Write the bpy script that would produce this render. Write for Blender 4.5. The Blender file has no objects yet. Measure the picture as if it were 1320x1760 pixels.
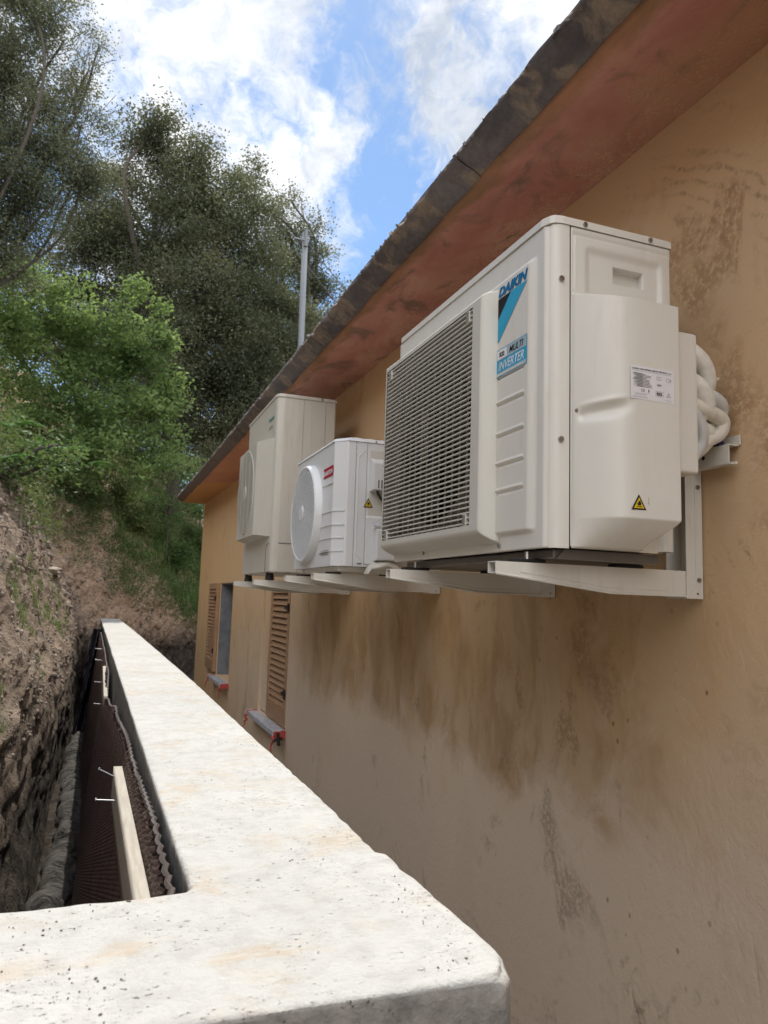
import bpy, bmesh, math, random
import numpy as np
from mathutils import Vector, Matrix
random.seed(7); RNG = np.random.default_rng(11)
C = bpy.context.scene.collection
sc = bpy.context.scene
R = math.radians

# ------------------------------------------------------------------ camera (phone held over the retaining wall)
YAW, PIT, ROL, FPX = R(20.44898505), R(6.75956606), R(1.82364438), 1279.61
_fw = Vector((math.sin(YAW)*math.cos(PIT), math.cos(YAW)*math.cos(PIT), math.sin(PIT)))
_rt = Vector((math.cos(YAW), -math.sin(YAW), 0)); _up = _rt.cross(_fw)
RT = _rt*math.cos(ROL) + _up*math.sin(ROL); UP = _up*math.cos(ROL) - _rt*math.sin(ROL)
cam = bpy.data.objects.new('camera', bpy.data.cameras.new('camera')); C.objects.link(cam)
cam.matrix_world = Matrix(((RT.x, UP.x, -_fw.x, 0), (RT.y, UP.y, -_fw.y, 0), (RT.z, UP.z, -_fw.z, 0), (0, 0, 0, 1)))
cam.data.sensor_fit = 'VERTICAL'; cam.data.sensor_height = 36; cam.data.sensor_width = 27
cam.data.lens = FPX/1760*36; cam.data.clip_start = 0.02; cam.data.clip_end = 2000
cam.data.dof.use_dof = True; cam.data.dof.focus_distance = 1.65; cam.data.dof.aperture_fstop = 10.0
sc.camera = cam

def ray(x, y): return RT*((x-660)/FPX) - UP*((y-880)/FPX) + _fw      # direction of a point seen in the photograph
def onY(x, y, Y): v = ray(x, y); return v*(Y/v.y)
def onX(x, y, X): v = ray(x, y); return v*(X/v.x)
def onZ(x, y, Z): v = ray(x, y); return v*(Z/v.z)

# ------------------------------------------------------------------ sun, sky, exposure
SUN_EL, SUN_AZ = R(58), R(13)        # azimuth measured from +Y (along the wall) towards +X (over the roof)
sd = Vector((math.sin(SUN_AZ)*math.cos(SUN_EL), math.cos(SUN_AZ)*math.cos(SUN_EL), math.sin(SUN_EL)))
sl = bpy.data.lights.new('sun', 'SUN'); sl.energy = 2.0; sl.angle = R(0.53); sl.color = (1.0, .95, .87)
so = bpy.data.objects.new('sun', sl); C.objects.link(so); so.rotation_euler = sd.to_track_quat('Z', 'Y').to_euler()
sc.cycles.max_bounces = 7; sc.cycles.diffuse_bounces = 4
sc.view_settings.view_transform = 'Standard'; sc.view_settings.look = 'None'
sc.view_settings.exposure = 1.38; sc.view_settings.gamma = 1.0; sc.view_settings.use_curve_mapping = False

W = bpy.data.worlds.new('World'); sc.world = W; W.use_nodes = True
class NT:
    def __init__(s, tree): s.t = tree; s.t.nodes.clear()
    def n(s, kind, props=None, **inp):
        nd = s.t.nodes.new(kind)
        for k, v in (props or {}).items(): setattr(nd, k, v)
        for k, v in inp.items():
            key = int(k[1:]) if k[0] == 'i' and k[1:].isdigit() else k.replace('_', ' ')
            s.set(nd.inputs[key], v)
        return nd
    def set(s, sock, v):
        if isinstance(v, bpy.types.Node): v = v.outputs[0]
        if isinstance(v, bpy.types.NodeSocket): s.t.links.new(v, sock)
        else:
            if hasattr(sock.default_value, '__len__') and not hasattr(v, '__len__'): v = [v]*len(sock.default_value)
            if hasattr(sock.default_value, '__len__') and len(sock.default_value) == 4 and len(v) == 3: v = (*v, 1)
            sock.default_value = v
    def m(s, op, a, b=0.0, c=None, clamp=False):
        nd = s.t.nodes.new('ShaderNodeMath'); nd.operation = op; nd.use_clamp = clamp
        s.set(nd.inputs[0], a); s.set(nd.inputs[1], b)
        if c is not None: s.set(nd.inputs[2], c)
        return nd.outputs[0]
    def mr(s, v, a, b, c=0.0, d=1.0, smooth=False):
        nd = s.t.nodes.new('ShaderNodeMapRange'); nd.clamp = True
        if smooth: nd.interpolation_type = 'SMOOTHSTEP'
        for i, x in enumerate((v, a, b, c, d)): s.set(nd.inputs[i], x)
        return nd.outputs[0]
    def mix(s, f, a, b, mode='MIX'):
        nd = s.t.nodes.new('ShaderNodeMix'); nd.data_type = 'RGBA'; nd.blend_type = mode
        s.set(nd.inputs[0], f); s.set(nd.inputs[6], a); s.set(nd.inputs[7], b)
        return nd.outputs[2]
    def noise(s, co, scale, detail=4, rough=.55, dist=0.0):
        nd = s.t.nodes.new('ShaderNodeTexNoise'); s.set(nd.inputs['Vector'], co)
        nd.inputs['Scale'].default_value = scale; nd.inputs['Detail'].default_value = detail
        nd.inputs['Roughness'].default_value = rough; nd.inputs['Distortion'].default_value = dist
        return nd.outputs[0]
    def vmul(s, co, v, add=(0, 0, 0)):
        nd = s.t.nodes.new('ShaderNodeMapping'); s.set(nd.inputs[0], co)
        nd.inputs['Scale'].default_value = v; nd.inputs['Location'].default_value = add
        return nd.outputs[0]

w = NT(W.node_tree)
sky = w.n('ShaderNodeTexSky', dict(sky_type='NISHITA', sun_disc=False, sun_elevation=SUN_EL, sun_rotation=SUN_AZ, altitude=600, air_density=1.0, dust_density=.4, ozone_density=1.6))
geo = w.n('ShaderNodeTexCoord'); D = geo.outputs['Generated']
warp = w.n('ShaderNodeVectorMath', dict(operation='SCALE'), i0=w.n('ShaderNodeTexNoise', None, Vector=D, Scale=5.0, Detail=5.0, Roughness=.6).outputs[1]); warp.inputs[3].default_value = .16
wd = w.n('ShaderNodeVectorMath', dict(operation='ADD'), i0=D, i1=warp.outputs[0]).outputs[0]
def blob(px, py, r, a):      # a patch of cloud (or of clear sky, a < 0) in a direction of the sky
    v = (ray(px, py).normalized()) + Vector((.08, .08, .08))
    d = w.n('ShaderNodeVectorMath', dict(operation='DISTANCE'), i0=wd, i1=tuple(v)).outputs['Value']
    return w.mr(d, 0.0, r, a, 0.0, True)
acc = w.m('MULTIPLY_ADD', w.noise(D, 3.2, 4, .62, .3), 1.0, -.12)
for b in [(260,-80,.34,.42),(330,120,.24,.42),(440,230,.16,.40),(560,280,.11,.40),(400,330,.15,.35),(480,340,.10,.2),(800,70,.20,.42),(920,10,.22,.45),(700,60,.10,.25),(770,190,.10,.25),(690,350,.035,.35),(610,415,.05,.22),
          (575,110,.09,-.38),(540,170,.07,-.3),(690,280,.09,-.4),(530,350,.05,-.2),(640,460,.1,-.2),(625,340,.05,-.3),(260,30,.05,-.2)]:
    acc = w.m('ADD', acc, blob(*b))
n1_ = w.noise(wd, 9, 8, .66, .6); n2_ = w.noise(D, 26, 6, .66, .8)
dens = w.mr(w.m('ADD', w.m('MULTIPLY', w.m('MINIMUM', acc, .85), .9), w.m('MULTIPLY_ADD', n1_, 2.6, w.m('MULTIPLY_ADD', n2_, .9, -1.75))), .08, .98, 0, 1, True)
cshade = w.mr(w.m('MULTIPLY_ADD', n2_, .3, w.noise(wd, 5.5, 6, .6, .5)), .46, .80, 0, 1)
ccol = w.mix(cshade, (1.55, 1.72, 2.0, 1), (3.1, 3.15, 3.25, 1))
behind = w.mr(w.n('ShaderNodeSeparateXYZ', None, Vector=D).outputs[1], .25, -.35, 0, 1, True)      # unseen bright cloud added behind the camera to fill the shaded side
ccol = w.mix(behind, ccol, w.mix(cshade, (6.2, 6.2, 6.3, 1), (9.6, 9.4, 9.2, 1)))
dens = w.m('MAXIMUM', dens, w.m('MULTIPLY', behind, .8))
skyc = w.mix(dens, w.mix(1.0, sky.outputs[0], (.37, .42, .44, 1), 'MULTIPLY'), ccol)
bg = w.n('ShaderNodeBackground', None, Color=skyc, Strength=.15)
w.t.links.new(bg.outputs[0], w.n('ShaderNodeOutputWorld').inputs[0])

# ------------------------------------------------------------------ materials
MATS = {}
def pbr(nt, col, rough=.6, bump=None, bs=.3, bd=.01, metal=0.0, spec=.5, **kw):
    p = nt.n('ShaderNodeBsdfPrincipled'); nt.set(p.inputs['Base Color'], col); nt.set(p.inputs['Roughness'], rough)
    p.inputs['Metallic'].default_value = metal; p.inputs['Specular IOR Level'].default_value = spec
    for k, v in kw.items(): nt.set(p.inputs[k.replace('_', ' ')], v)
    if bump is not None:
        b = nt.n('ShaderNodeBump', None, Height=bump, Strength=bs, Distance=bd); nt.t.links.new(b.outputs[0], p.inputs['Normal'])
    return p
def mat(name, fn):
    m = bpy.data.materials.new(name); m.use_nodes = True; nt = NT(m.node_tree)
    co = nt.n('ShaderNodeNewGeometry').outputs['Position']
    sh = fn(nt, co); out = nt.n('ShaderNodeOutputMaterial'); nt.t.links.new(sh.outputs[0], out.inputs[0])
    MATS[name] = m; return m
def plain(name, c, rough=.5, metal=0.0, var=.08, scale=30, spec=.5):
    def f(nt, co):
        n = nt.noise(co, scale, 4)
        return pbr(nt, nt.mix(nt.mr(n, .3, .7), tuple(x*(1-var) for x in c), tuple(min(1, x*(1+var)) for x in c)), rough, n, .05, .002, metal, spec)
    return mat(name, f)
def paint(name, c, dirt=.12, rough=.38, dcol=(.35, .28, .18)):
    def f(nt, co):
        n1 = nt.noise(co, 7, 5, .6); n2 = nt.noise(nt.vmul(co, (1, 1, .12)), 40, 4, .6); n3 = nt.noise(co, 320, 2)
        d = nt.m('MULTIPLY', nt.mr(n1, .45, .75), nt.mr(n2, .45, .75))
        d = nt.m('MULTIPLY', d, dirt*3, clamp=True)
        c2 = nt.mix(nt.mr(n1, .3, .7), tuple(x*.95 for x in c), c)
        return pbr(nt, nt.mix(d, c2, dcol), nt.mr(n1, .3, .7, rough-.06, rough+.08), n3, .05, .001)
    return mat(name, f)
paint('ivory_paint', (.70, .685, .635), .13)
paint('white_paint', (.70, .71, .72), .05)
paint('aged_paint', (.56, .54, .48), .22)
paint('bracket_paint', (.70, .68, .625), .12, .42)
paint('grille_plastic', (.60, .585, .53), .08, .45)
plain('dark_void', (.012, .012, .012), .8)
plain('shroud_grey', (.22, .21, .18), .6)
plain('fan_plastic', (.03, .03, .03), .4)
plain('black_rubber', (.012, .012, .012), .6)
plain('galvanised', (.22, .22, .23), .45, .8)
plain('screw_metal', (.45, .45, .46), .3, 1.0)
plain('base_tray', (.16, .15, .14), .45, .4)
plain('foam_white', (.74, .73, .68), .75, 0, .12, 60)
plain('foam_cream', (.70, .67, .60), .8, 0, .14, 50)
plain('tape_red', (.48, .07, .06), .5)
plain('plastic_film', (.60, .63, .70), .25, 0, .2, 30)
plain('shutter_tan', (.42, .25, .14), .5, 0, .1, 20)
plain('blockwork', (.20, .21, .23), .9, 0, .25, 8)
plain('blue_bolt', (.03, .03, .10), .4)
plain('ink_black', (.02, .02, .025), .7, spec=.15)
plain('ink_blue', (.01, .16, .36), .7, spec=.15)
plain('ink_cyan', (.04, .37, .60), .7, spec=.15)
plain('ink_pale_blue', (.36, .47, .54), .7, spec=.15)
plain('ink_white', (.75, .76, .78), .7, spec=.15)
plain('ink_red', (.42, .02, .04), .7, spec=.15)
plain('ink_orange', (.50, .16, .05), .7, spec=.15)
plain('ink_yellow', (.72, .50, .02), .7, spec=.15)
plain('ink_grey', (.16, .16, .17), .7, spec=.15)
plain('ink_teal', (.03, .22, .22), .7, spec=.15)
plain('label_paper', (.74, .74, .78), .5, 0, .03)
plain('membrane_edge', (.045, .032, .028), .7)
plain('pole_grey', (.15, .165, .185), .7)
plain('wire_dark', (.10, .10, .11), .6)
plain('blue_black_sheet', (.008, .008, .02), .35)

def f_ochre(nt, co):
    s = nt.n('ShaderNodeSeparateXYZ', None, Vector=co); Y, Z = s.outputs[1], s.outputs[2]
    big = nt.noise(co, 1.1, 3, .55, .5); mid = nt.noise(co, 3.4, 5, .62, .6); fine = nt.noise(co, 55, 4, .7); grain = nt.noise(co, 300, 2, .6)
    mo = nt.m('MULTIPLY_ADD', mid, .9, -.45)                                    # ragged edges for the patches
    Zr, Yr = nt.m('ADD', Z, mo), nt.m('ADD', Y, nt.m('MULTIPLY', mo, 1.6))
    up = nt.mr(Zr, -.75, -.10, 0, 1, True)                                      # ochre wash above; bare beige plaster below, paler to stand in for bounced light
    c = nt.mix(up, nt.mix(nt.mr(big, .35, .65), (.72, .575, .445, 1), (.75, .60, .455, 1)), nt.mix(nt.mr(big, .35, .65), (.66, .475, .295, 1), (.65, .44, .25, 1)))
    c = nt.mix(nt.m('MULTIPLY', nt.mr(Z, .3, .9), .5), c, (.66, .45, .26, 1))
    c = nt.mix(nt.mr(Y, 5.8, 10.5), c, (.72, .46, .23, 1))  # warm bounced light towards the far end put into the wall colour
    # damp zone below the units, with runs
    za = nt.m('MULTIPLY', nt.mr(Yr, 1.45, 1.9), nt.mr(Yr, 5.3, 4.6)); za = nt.m('MULTIPLY', za, nt.m('MULTIPLY', nt.mr(nt.m('MULTIPLY_ADD', mo, .55, Z), -.62, -.50), nt.mr(Z, .35, .0)))
    cv = nt.n('ShaderNodeCombineXYZ', None, X=0.0, Y=nt.m('MULTIPLY_ADD', mid, .22, Y), Z=nt.m('MULTIPLY', Z, .30)).outputs[0]
    runs = nt.noise(cv, 5.5, 5, .62, .35)
    c = nt.mix(nt.m('MULTIPLY', za, .38), c, (.47, .30, .13, 1))
    c = nt.mix(nt.m('MULTIPLY', nt.m('MULTIPLY', nt.mr(runs, .46, .60), za), .46), c, (.33, .185, .075, 1))
    # trowel smears: broad blotches broken up by the grain of the plaster
    sm = nt.noise(nt.vmul(co, (1, 1.0, .55)), 2.5, 6, .66, 1.1)
    thr = nt.m('MULTIPLY_ADD', nt.mr(Yr, 2.2, 1.4), -.06, .60)
    k = nt.m('MULTIPLY', nt.mr(nt.m('SUBTRACT', sm, thr), -.015, .045), nt.mr(nt.m('ADD', fine, nt.m('MULTIPLY', grain, .25)), .50, .66))
    k = nt.m('MULTIPLY', k, nt.mr(nt.noise(nt.vmul(co, (1, 1, 1), (0, 2, 7)), 4.2, 3, .6), .42, .56))
    c = nt.mix(nt.m('MULTIPLY', k, .60), c, nt.mix(up, (.30, .215, .15, 1), (.34, .195, .095, 1)))
    # sweeps of the float: arcs of fine parallel scratches
    wv = nt.n('ShaderNodeTexWave', dict(wave_type='RINGS', rings_direction='SPHERICAL'), Vector=nt.vmul(co, (1, 1.0, 1.0), (0, -2.3, .45)), Scale=11.0, Distortion=5.0, Detail=3.0); wv.inputs['Detail Scale'].default_value = 1.2
    am = nt.mr(nt.noise(nt.vmul(co, (1, 1, .8), (0, 4, 2)), 2.0, 4, .6, .9), .56, .66)
    ak = nt.m('MULTIPLY', nt.m('MULTIPLY', nt.mr(wv.outputs['Fac'], .55, .95), am), nt.mr(fine, .40, .60))
    c = nt.mix(nt.m('MULTIPLY', ak, .55), c, (.21, .135, .08, 1))
    pale = nt.noise(nt.vmul(co, (1, 1.2, .5), (0, 9, 4)), 1.9, 4, .6, 1.0)
    c = nt.mix(nt.m('MULTIPLY', nt.mr(pale, .54, .70), .40), c, (.66, .54, .42, 1))
    vo = nt.n('ShaderNodeTexVoronoi', None, Vector=nt.vmul(co, (1, 1, .8)), Scale=15.0, Randomness=1.0)
    sp = nt.m('MULTIPLY', nt.mr(vo.outputs['Distance'], .11, .05), nt.m('MULTIPLY', nt.mr(big, .46, .54), nt.mr(Y, 2.6, 1.6)))
    c = nt.mix(nt.m('MULTIPLY', sp, .8), c, (.15, .08, .040, 1))
    h = nt.m('ADD', nt.m('MULTIPLY', fine, .55), nt.m('ADD', nt.m('MULTIPLY', grain, .25), nt.m('MULTIPLY', mid, 1.6)))
    h = nt.m('ADD', h, nt.m('ADD', nt.m('MULTIPLY', k, -.3), nt.m('MULTIPLY', ak, .25)))
    return pbr(nt, c, .88, h, .5, .007, spec=.25)
mat('ochre_plaster', f_ochre)

def f_soffit(nt, co):
    s = nt.n('ShaderNodeSeparateXYZ', None, Vector=co); X, Y = s.outputs[0], s.outputs[1]
    sc_ = nt.vmul(co, (1, .55, 1))
    mid = nt.noise(sc_, 5, 5, .6, .6); fine = nt.noise(co, 60, 4, .7); big = nt.noise(co, 1.2, 3)
    red = nt.mix(nt.mr(mid, .35, .68), (.50, .225, .18, 1), (.66, .38, .30, 1))
    red = nt.mix(nt.m('MULTIPLY', nt.mr(nt.noise(nt.vmul(co, (1, .5, 1), (2, 2, 0)), 6, 5, .65, .8), .55, .66), .8), red, (.21, .15, .115, 1))
    vo = nt.n('ShaderNodeTexVoronoi', None, Vector=co, Scale=75.0, Randomness=1.0)
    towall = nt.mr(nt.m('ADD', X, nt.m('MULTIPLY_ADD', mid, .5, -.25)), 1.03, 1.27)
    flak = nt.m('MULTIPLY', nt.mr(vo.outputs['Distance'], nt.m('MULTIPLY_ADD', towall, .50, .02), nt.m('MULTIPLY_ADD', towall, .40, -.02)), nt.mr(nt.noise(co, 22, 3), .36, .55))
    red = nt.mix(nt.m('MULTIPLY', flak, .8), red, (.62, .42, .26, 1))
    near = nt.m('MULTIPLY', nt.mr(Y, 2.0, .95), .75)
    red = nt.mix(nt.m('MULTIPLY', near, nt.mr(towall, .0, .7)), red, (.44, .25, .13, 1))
    edge = nt.mr(nt.m('ADD', X, nt.m('MULTIPLY_ADD', nt.noise(sc_, 7, 4), .16, -.08)), 1.045, 1.015)
    ol = nt.mix(nt.mr(mid, .4, .6), (.26, .17, .075, 1), (.40, .20, .10, 1))
    red = nt.mix(nt.m('MULTIPLY', edge, .75), red, ol)
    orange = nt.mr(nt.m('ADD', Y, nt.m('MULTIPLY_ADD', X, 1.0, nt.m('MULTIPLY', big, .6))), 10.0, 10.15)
    mid2 = nt.mr(Y, 4.5, 7.0)
    red = nt.mix(mid2, red, nt.mix(nt.mr(mid, .35, .65), (.60, .27, .17, 1), (.66, .34, .20, 1)))
    c = nt.mix(orange, red, (.68, .36, .15, 1))  # bounced light on the last stretch of soffit painted in as orange
    return pbr(nt, c, .85, nt.m('ADD', fine, nt.m('MULTIPLY', flak, -.6)), .5, .004, spec=.25)
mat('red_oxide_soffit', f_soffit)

def f_slab(nt, co):
    a = nt.noise(nt.vmul(co, (1, .4, 1)), 5, 6, .65, .5); b = nt.noise(co, 38, 5, .7); g = nt.noise(co, 160, 2)
    c = nt.mix(nt.mr(a, .36, .62), (.105, .10, .115, 1), (.25, .235, .24, 1))
    c = nt.mix(nt.m('MULTIPLY', nt.mr(nt.noise(co, 6, 5, .6, .7), .50, .60), .9), c, (.40, .33, .26, 1))
    c = nt.mix(nt.mr(nt.n('ShaderNodeSeparateXYZ', None, Vector=co).outputs[1], 3.5, 8), c, (.26, .22, .195, 1))
    c = nt.mix(nt.m('MULTIPLY', nt.mr(b, .35, .7), .5), c, (.08, .072, .072, 1))
    return pbr(nt, c, .85, nt.m('ADD', nt.m('MULTIPLY', b, .7), nt.m('ADD', a, nt.m('MULTIPLY', g, .3))), .8, .012, spec=.3)
mat('roof_stone', f_slab)

def f_conc(nt, co):
    a = nt.noise(co, 3.0, 5, .6); b = nt.noise(co, 26, 6, .7); g = nt.noise(co, 140, 4, .65)
    st = nt.noise(nt.vmul(co, (1, 3.2, 1)), 22, 5, .65, .6)
    c = nt.mix(nt.mr(a, .35, .65), (.435, .435, .422, 1), (.49, .49, .475, 1))
    c = nt.mix(nt.m('MULTIPLY', nt.mr(b, .46, .64), .5), c, (.34, .335, .32, 1))
    yl = nt.m('MULTIPLY', nt.mr(nt.noise(nt.vmul(co, (1, 1.5, 1), (5, 1, 0)), 5.5, 5, .62, .6), .52, .64), nt.mr(st, .36, .54))
    c = nt.mix(nt.m('MULTIPLY', yl, .5), c, (.42, .33, .22, 1))
    pit = nt.m('MULTIPLY', nt.mr(nt.noise(nt.vmul(co, (1, 1.7, 1)), 95, 5, .72, .3), .62, .68), nt.mr(nt.noise(co, 8, 4, .6), .47, .58))
    c = nt.mix(nt.m('MULTIPLY', pit, .85), c, (.24, .225, .21, 1))
    sw = nt.m('MULTIPLY', nt.mr(nt.noise(nt.vmul(co, (.35, 1.6, 1)), 60, 4, .6, .5), .63, .68), nt.mr(a, .48, .6))
    c = nt.mix(nt.m('MULTIPLY', sw, .5), c, (.35, .31, .27, 1))
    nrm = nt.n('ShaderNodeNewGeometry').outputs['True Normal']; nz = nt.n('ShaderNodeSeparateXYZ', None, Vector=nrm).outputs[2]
    side = nt.mr(nz, .6, .3)                                                  # shade of the upright faces put into the colour, greyer than the top
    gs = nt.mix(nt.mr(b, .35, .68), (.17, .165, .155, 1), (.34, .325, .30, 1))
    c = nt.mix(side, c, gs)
    h = nt.m('ADD', nt.m('MULTIPLY', b, .8), nt.m('ADD', nt.m('MULTIPLY', g, .4), nt.m('ADD', nt.m('MULTIPLY', pit, -.8), nt.m('MULTIPLY', st, .4))))
    return pbr(nt, c, .9, h, 1.0, .006, spec=.25)
mat('cast_concrete', f_conc)

def f_soil(nt, co):
    a = nt.noise(co, 1.6, 5, .6, .4); b = nt.noise(co, 11, 6, .7, .3); g = nt.noise(co, 70, 4, .7)
    s = nt.n('ShaderNodeSeparateXYZ', None, Vector=co)
    c = nt.mix(nt.mr(b, .33, .68), (.10, .072, .053, 1), (.33, .255, .19, 1))
    c = nt.mix(nt.m('MULTIPLY', nt.mr(a, .45, .62), .8), c, (.23, .165, .12, 1))
    c = nt.mix(nt.m('MULTIPLY', nt.mr(g, .55, .68), .55), c, (.42, .36, .30, 1))
    c = nt.mix(nt.m('MULTIPLY', nt.mr(nt.noise(co, 4.5, 5, .6), .56, .68), .7), c, (.15, .14, .11, 1))
    c = nt.mix(nt.m('MULTIPLY', nt.mr(s.outputs[1], 9.5, 13), .5), c, nt.mix(nt.mr(b, .3, .7), (.20, .125, .08, 1), (.50, .35, .235, 1)))
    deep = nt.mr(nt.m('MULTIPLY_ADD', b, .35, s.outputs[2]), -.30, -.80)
    c = nt.mix(nt.m('MULTIPLY', deep, .95), c, nt.mix(nt.mr(b, .42, .62), (.012, .009, .007, 1), (.050, .040, .031, 1)))             # shade of the trench painted into the soil colour, deepening downwards
    h = nt.m('ADD', nt.m('MULTIPLY', b, 1.0), nt.m('MULTIPLY', g, .35))
    return pbr(nt, c, .95, h, 1.0, .035, spec=.15)
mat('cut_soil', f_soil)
def f_ground(nt, co):
    a = nt.noise(co, .35, 6, .6); b = nt.noise(co, 9, 5, .7)
    c = nt.mix(nt.mr(a, .4, .6), (.38, .335, .28, 1), (.48, .44, .38, 1)); c = nt.mix(nt.m('MULTIPLY', b, .25), c, (.25, .21, .16, 1))
    return pbr(nt, c, .95, b, .6, .02)
mat('yard_ground', f_ground)
def f_stone(nt, co):
    b = nt.noise(co, 40, 4); r = nt.n('ShaderNodeAttribute', dict(attribute_name='rnd')).outputs['Fac']
    c = nt.mix(r, (.12, .09, .07, 1), (.36, .30, .25, 1)); return pbr(nt, nt.mix(nt.m('MULTIPLY', b, .5), c, (.14, .10, .08, 1)), .9, b, .5, .01)
mat('loose_stone', f_stone)
def f_membrane(nt, co):
    n = nt.noise(co, 12, 4); return pbr(nt, nt.mix(nt.mr(n, .35, .65), (.065, .042, .040, 1), (.120, .082, .076, 1)), .30, nt.noise(co, 150, 2), .15, .002)
mat('dimpled_membrane', f_membrane)
def f_wood(nt, co):
    g = nt.noise(nt.vmul(co, (9, .6, 9)), 16, 5, .6, .5); b = nt.noise(co, 9, 3)
    return pbr(nt, nt.mix(nt.mr(g, .35, .65), (.30, .27, .225, 1), nt.mix(b, (.42, .395, .34, 1), (.35, .31, .25, 1))), .8, g, .3, .003)
mat('raw_timber', f_wood)
def f_cloth(nt, co):
    n = nt.noise(co, 8, 5, .6, .8); return pbr(nt, nt.mix(nt.mr(n, .35, .65), (.022, .019, .016, 1), (.085, .076, .066, 1)), .9, nt.noise(nt.vmul(co, (1, 2.5, 1)), 14, 5, .6, 1.2), .9, .03)
mat('geotextile', f_cloth)
def f_corr(nt, co):
    n = nt.noise(co, 50, 3); return pbr(nt, nt.mix(n, (.62, .63, .62, 1), (.72, .72, .70, 1)), .45)
mat('corrugated_hose', f_corr)
def leafmat(name, c0, c1, c2, tr=.35, rough=.5):
    def f(nt, co):
        r = nt.n('ShaderNodeAttribute', dict(attribute_name='rnd')).outputs['Fac']
        big = nt.noise(co, .9, 3)
        c = nt.mix(nt.mr(r, 0, .55), c0, c1); c = nt.mix(nt.m('MULTIPLY', nt.mr(r, .5, 1), nt.mr(big, .42, .62)), c, c2)
        p = pbr(nt, c, .62, spec=.18); t = nt.n('ShaderNodeBsdfTranslucent', None, Color=nt.mix(.5, c, (c2[0]*1.5, c2[1]*1.6, c2[2]), 'MIX'))
        m = nt.n('ShaderNodeMixShader'); m.inputs[0].default_value = tr
        nt.t.links.new(p.outputs[0], m.inputs[1]); nt.t.links.new(t.outputs[0], m.inputs[2]); return m
    return mat(name, f)
leafmat('oak_leaf', (.032, .041, .028, 1), (.080, .096, .062, 1), (.21, .205, .125, 1), .28)
leafmat('grey_oak_leaf', (.050, .062, .042, 1), (.110, .128, .085, 1), (.19, .19, .125, 1), .28)
leafmat('bush_leaf', (.045, .085, .034, 1), (.13, .20, .075, 1), (.30, .38, .16, 1), .42)
leafmat('scrub_leaf', (.030, .058, .022, 1), (.080, .120, .045, 1), (.20, .21, .095, 1), .33)
leafmat('bush_scrub_leaf', (.030, .060, .022, 1), (.075, .125, .045, 1), (.17, .22, .09, 1), .35)
leafmat('fern_leaf', (.025, .075, .020, 1), (.06, .15, .04, 1), (.12, .22, .06, 1), .35)
leafmat('grass_blade', (.040, .095, .025, 1), (.090, .16, .045, 1), (.22, .22, .10, 1), .3)
leafmat('dry_twig', (.06, .045, .035, 1), (.15, .12, .095, 1), (.24, .20, .16, 1), .0, .9)
def f_bark(nt, co):
    n = nt.noise(nt.vmul(co, (3, 3, 1)), 9, 5, .6); return pbr(nt, nt.mix(n, (.028, .024, .020, 1), (.10, .085, .07, 1)), .9, n, .8, .03)
mat('bark', f_bark)

# ------------------------------------------------------------------ object helpers (meshes are written in world metres, then shifted to their thing's base)
ORI = {}
def link(name, me, m, parent=None, smooth=False):
    o = bpy.data.objects.new(name, me); C.objects.link(o)
    if m: me.materials.append(MATS[m])
    if parent is not None:
        org = ORI[parent.name]; me.transform(Matrix.Translation(-org)); o.parent = parent; ORI[o.name] = org
    else: ORI[o.name] = Vector((0, 0, 0))
    if smooth: me.polygons.foreach_set('use_smooth', [True]*len(me.polygons))
    return o
def obj(name, bm, m, parent=None, smooth=False):
    me = bpy.data.meshes.new(name); bm.to_mesh(me); bm.free(); return link(name, me, m, parent, smooth)
def tag(o, label, cat, group=None, kind=None):
    if label: o['label'] = label
    if cat: o['category'] = cat
    if group: o['group'] = group
    if kind: o['kind'] = kind
    return o
def thing(name, label, cat, loc, group=None):
    o = bpy.data.objects.new(name, None); C.objects.link(o); o.location = loc; o.empty_display_size = .1
    ORI[o.name] = Vector(loc); return tag(o, label, cat, group)
def struct(name, o): o['kind'] = 'structure'; return o
def BM(): return bmesh.new()
def box(bm, x0, x1, y0, y1, z0, z1, bev=0.0, seg=2):
    b = bmesh.new(); bmesh.ops.create_cube(b, size=1)
    for v in b.verts: v.co = Vector(((x0+x1)/2+v.co.x*(x1-x0), (y0+y1)/2+v.co.y*(y1-y0), (z0+z1)/2+v.co.z*(z1-z0)))
    if bev: bmesh.ops.bevel(b, geom=b.edges[:], offset=bev, segments=seg, affect='EDGES', profile=.6)
    merge(bm, b)
def merge(bm, b, M=None):
    if M: b.transform(M)
    me = bpy.data.meshes.new('t'); b.to_mesh(me); b.free(); bm.from_mesh(me); bpy.data.meshes.remove(me)
def prism(bm, pts, axis, a, b, bev=0.0):
    """pts: 2-D outline in the two other axes (x,y),(x,z),(y,z) extruded along axis from a to b"""
    q = bmesh.new()
    def P(u, v, w): return {'x': (w, u, v), 'y': (u, w, v), 'z': (u, v, w)}[axis]
    A = [q.verts.new(P(u, v, a)) for u, v in pts]; B = [q.verts.new(P(u, v, b)) for u, v in pts]
    q.faces.new(A); q.faces.new(B[::-1]); n = len(pts)
    for i in range(n): q.faces.new((A[i], B[i], B[(i+1) % n], A[(i+1) % n]))
    bmesh.ops.recalc_face_normals(q, faces=q.faces[:])
    if bev: bmesh.ops.bevel(q, geom=q.edges[:], offset=bev, segments=2, affect='EDGES', profile=.6)
    merge(bm, q)
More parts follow.
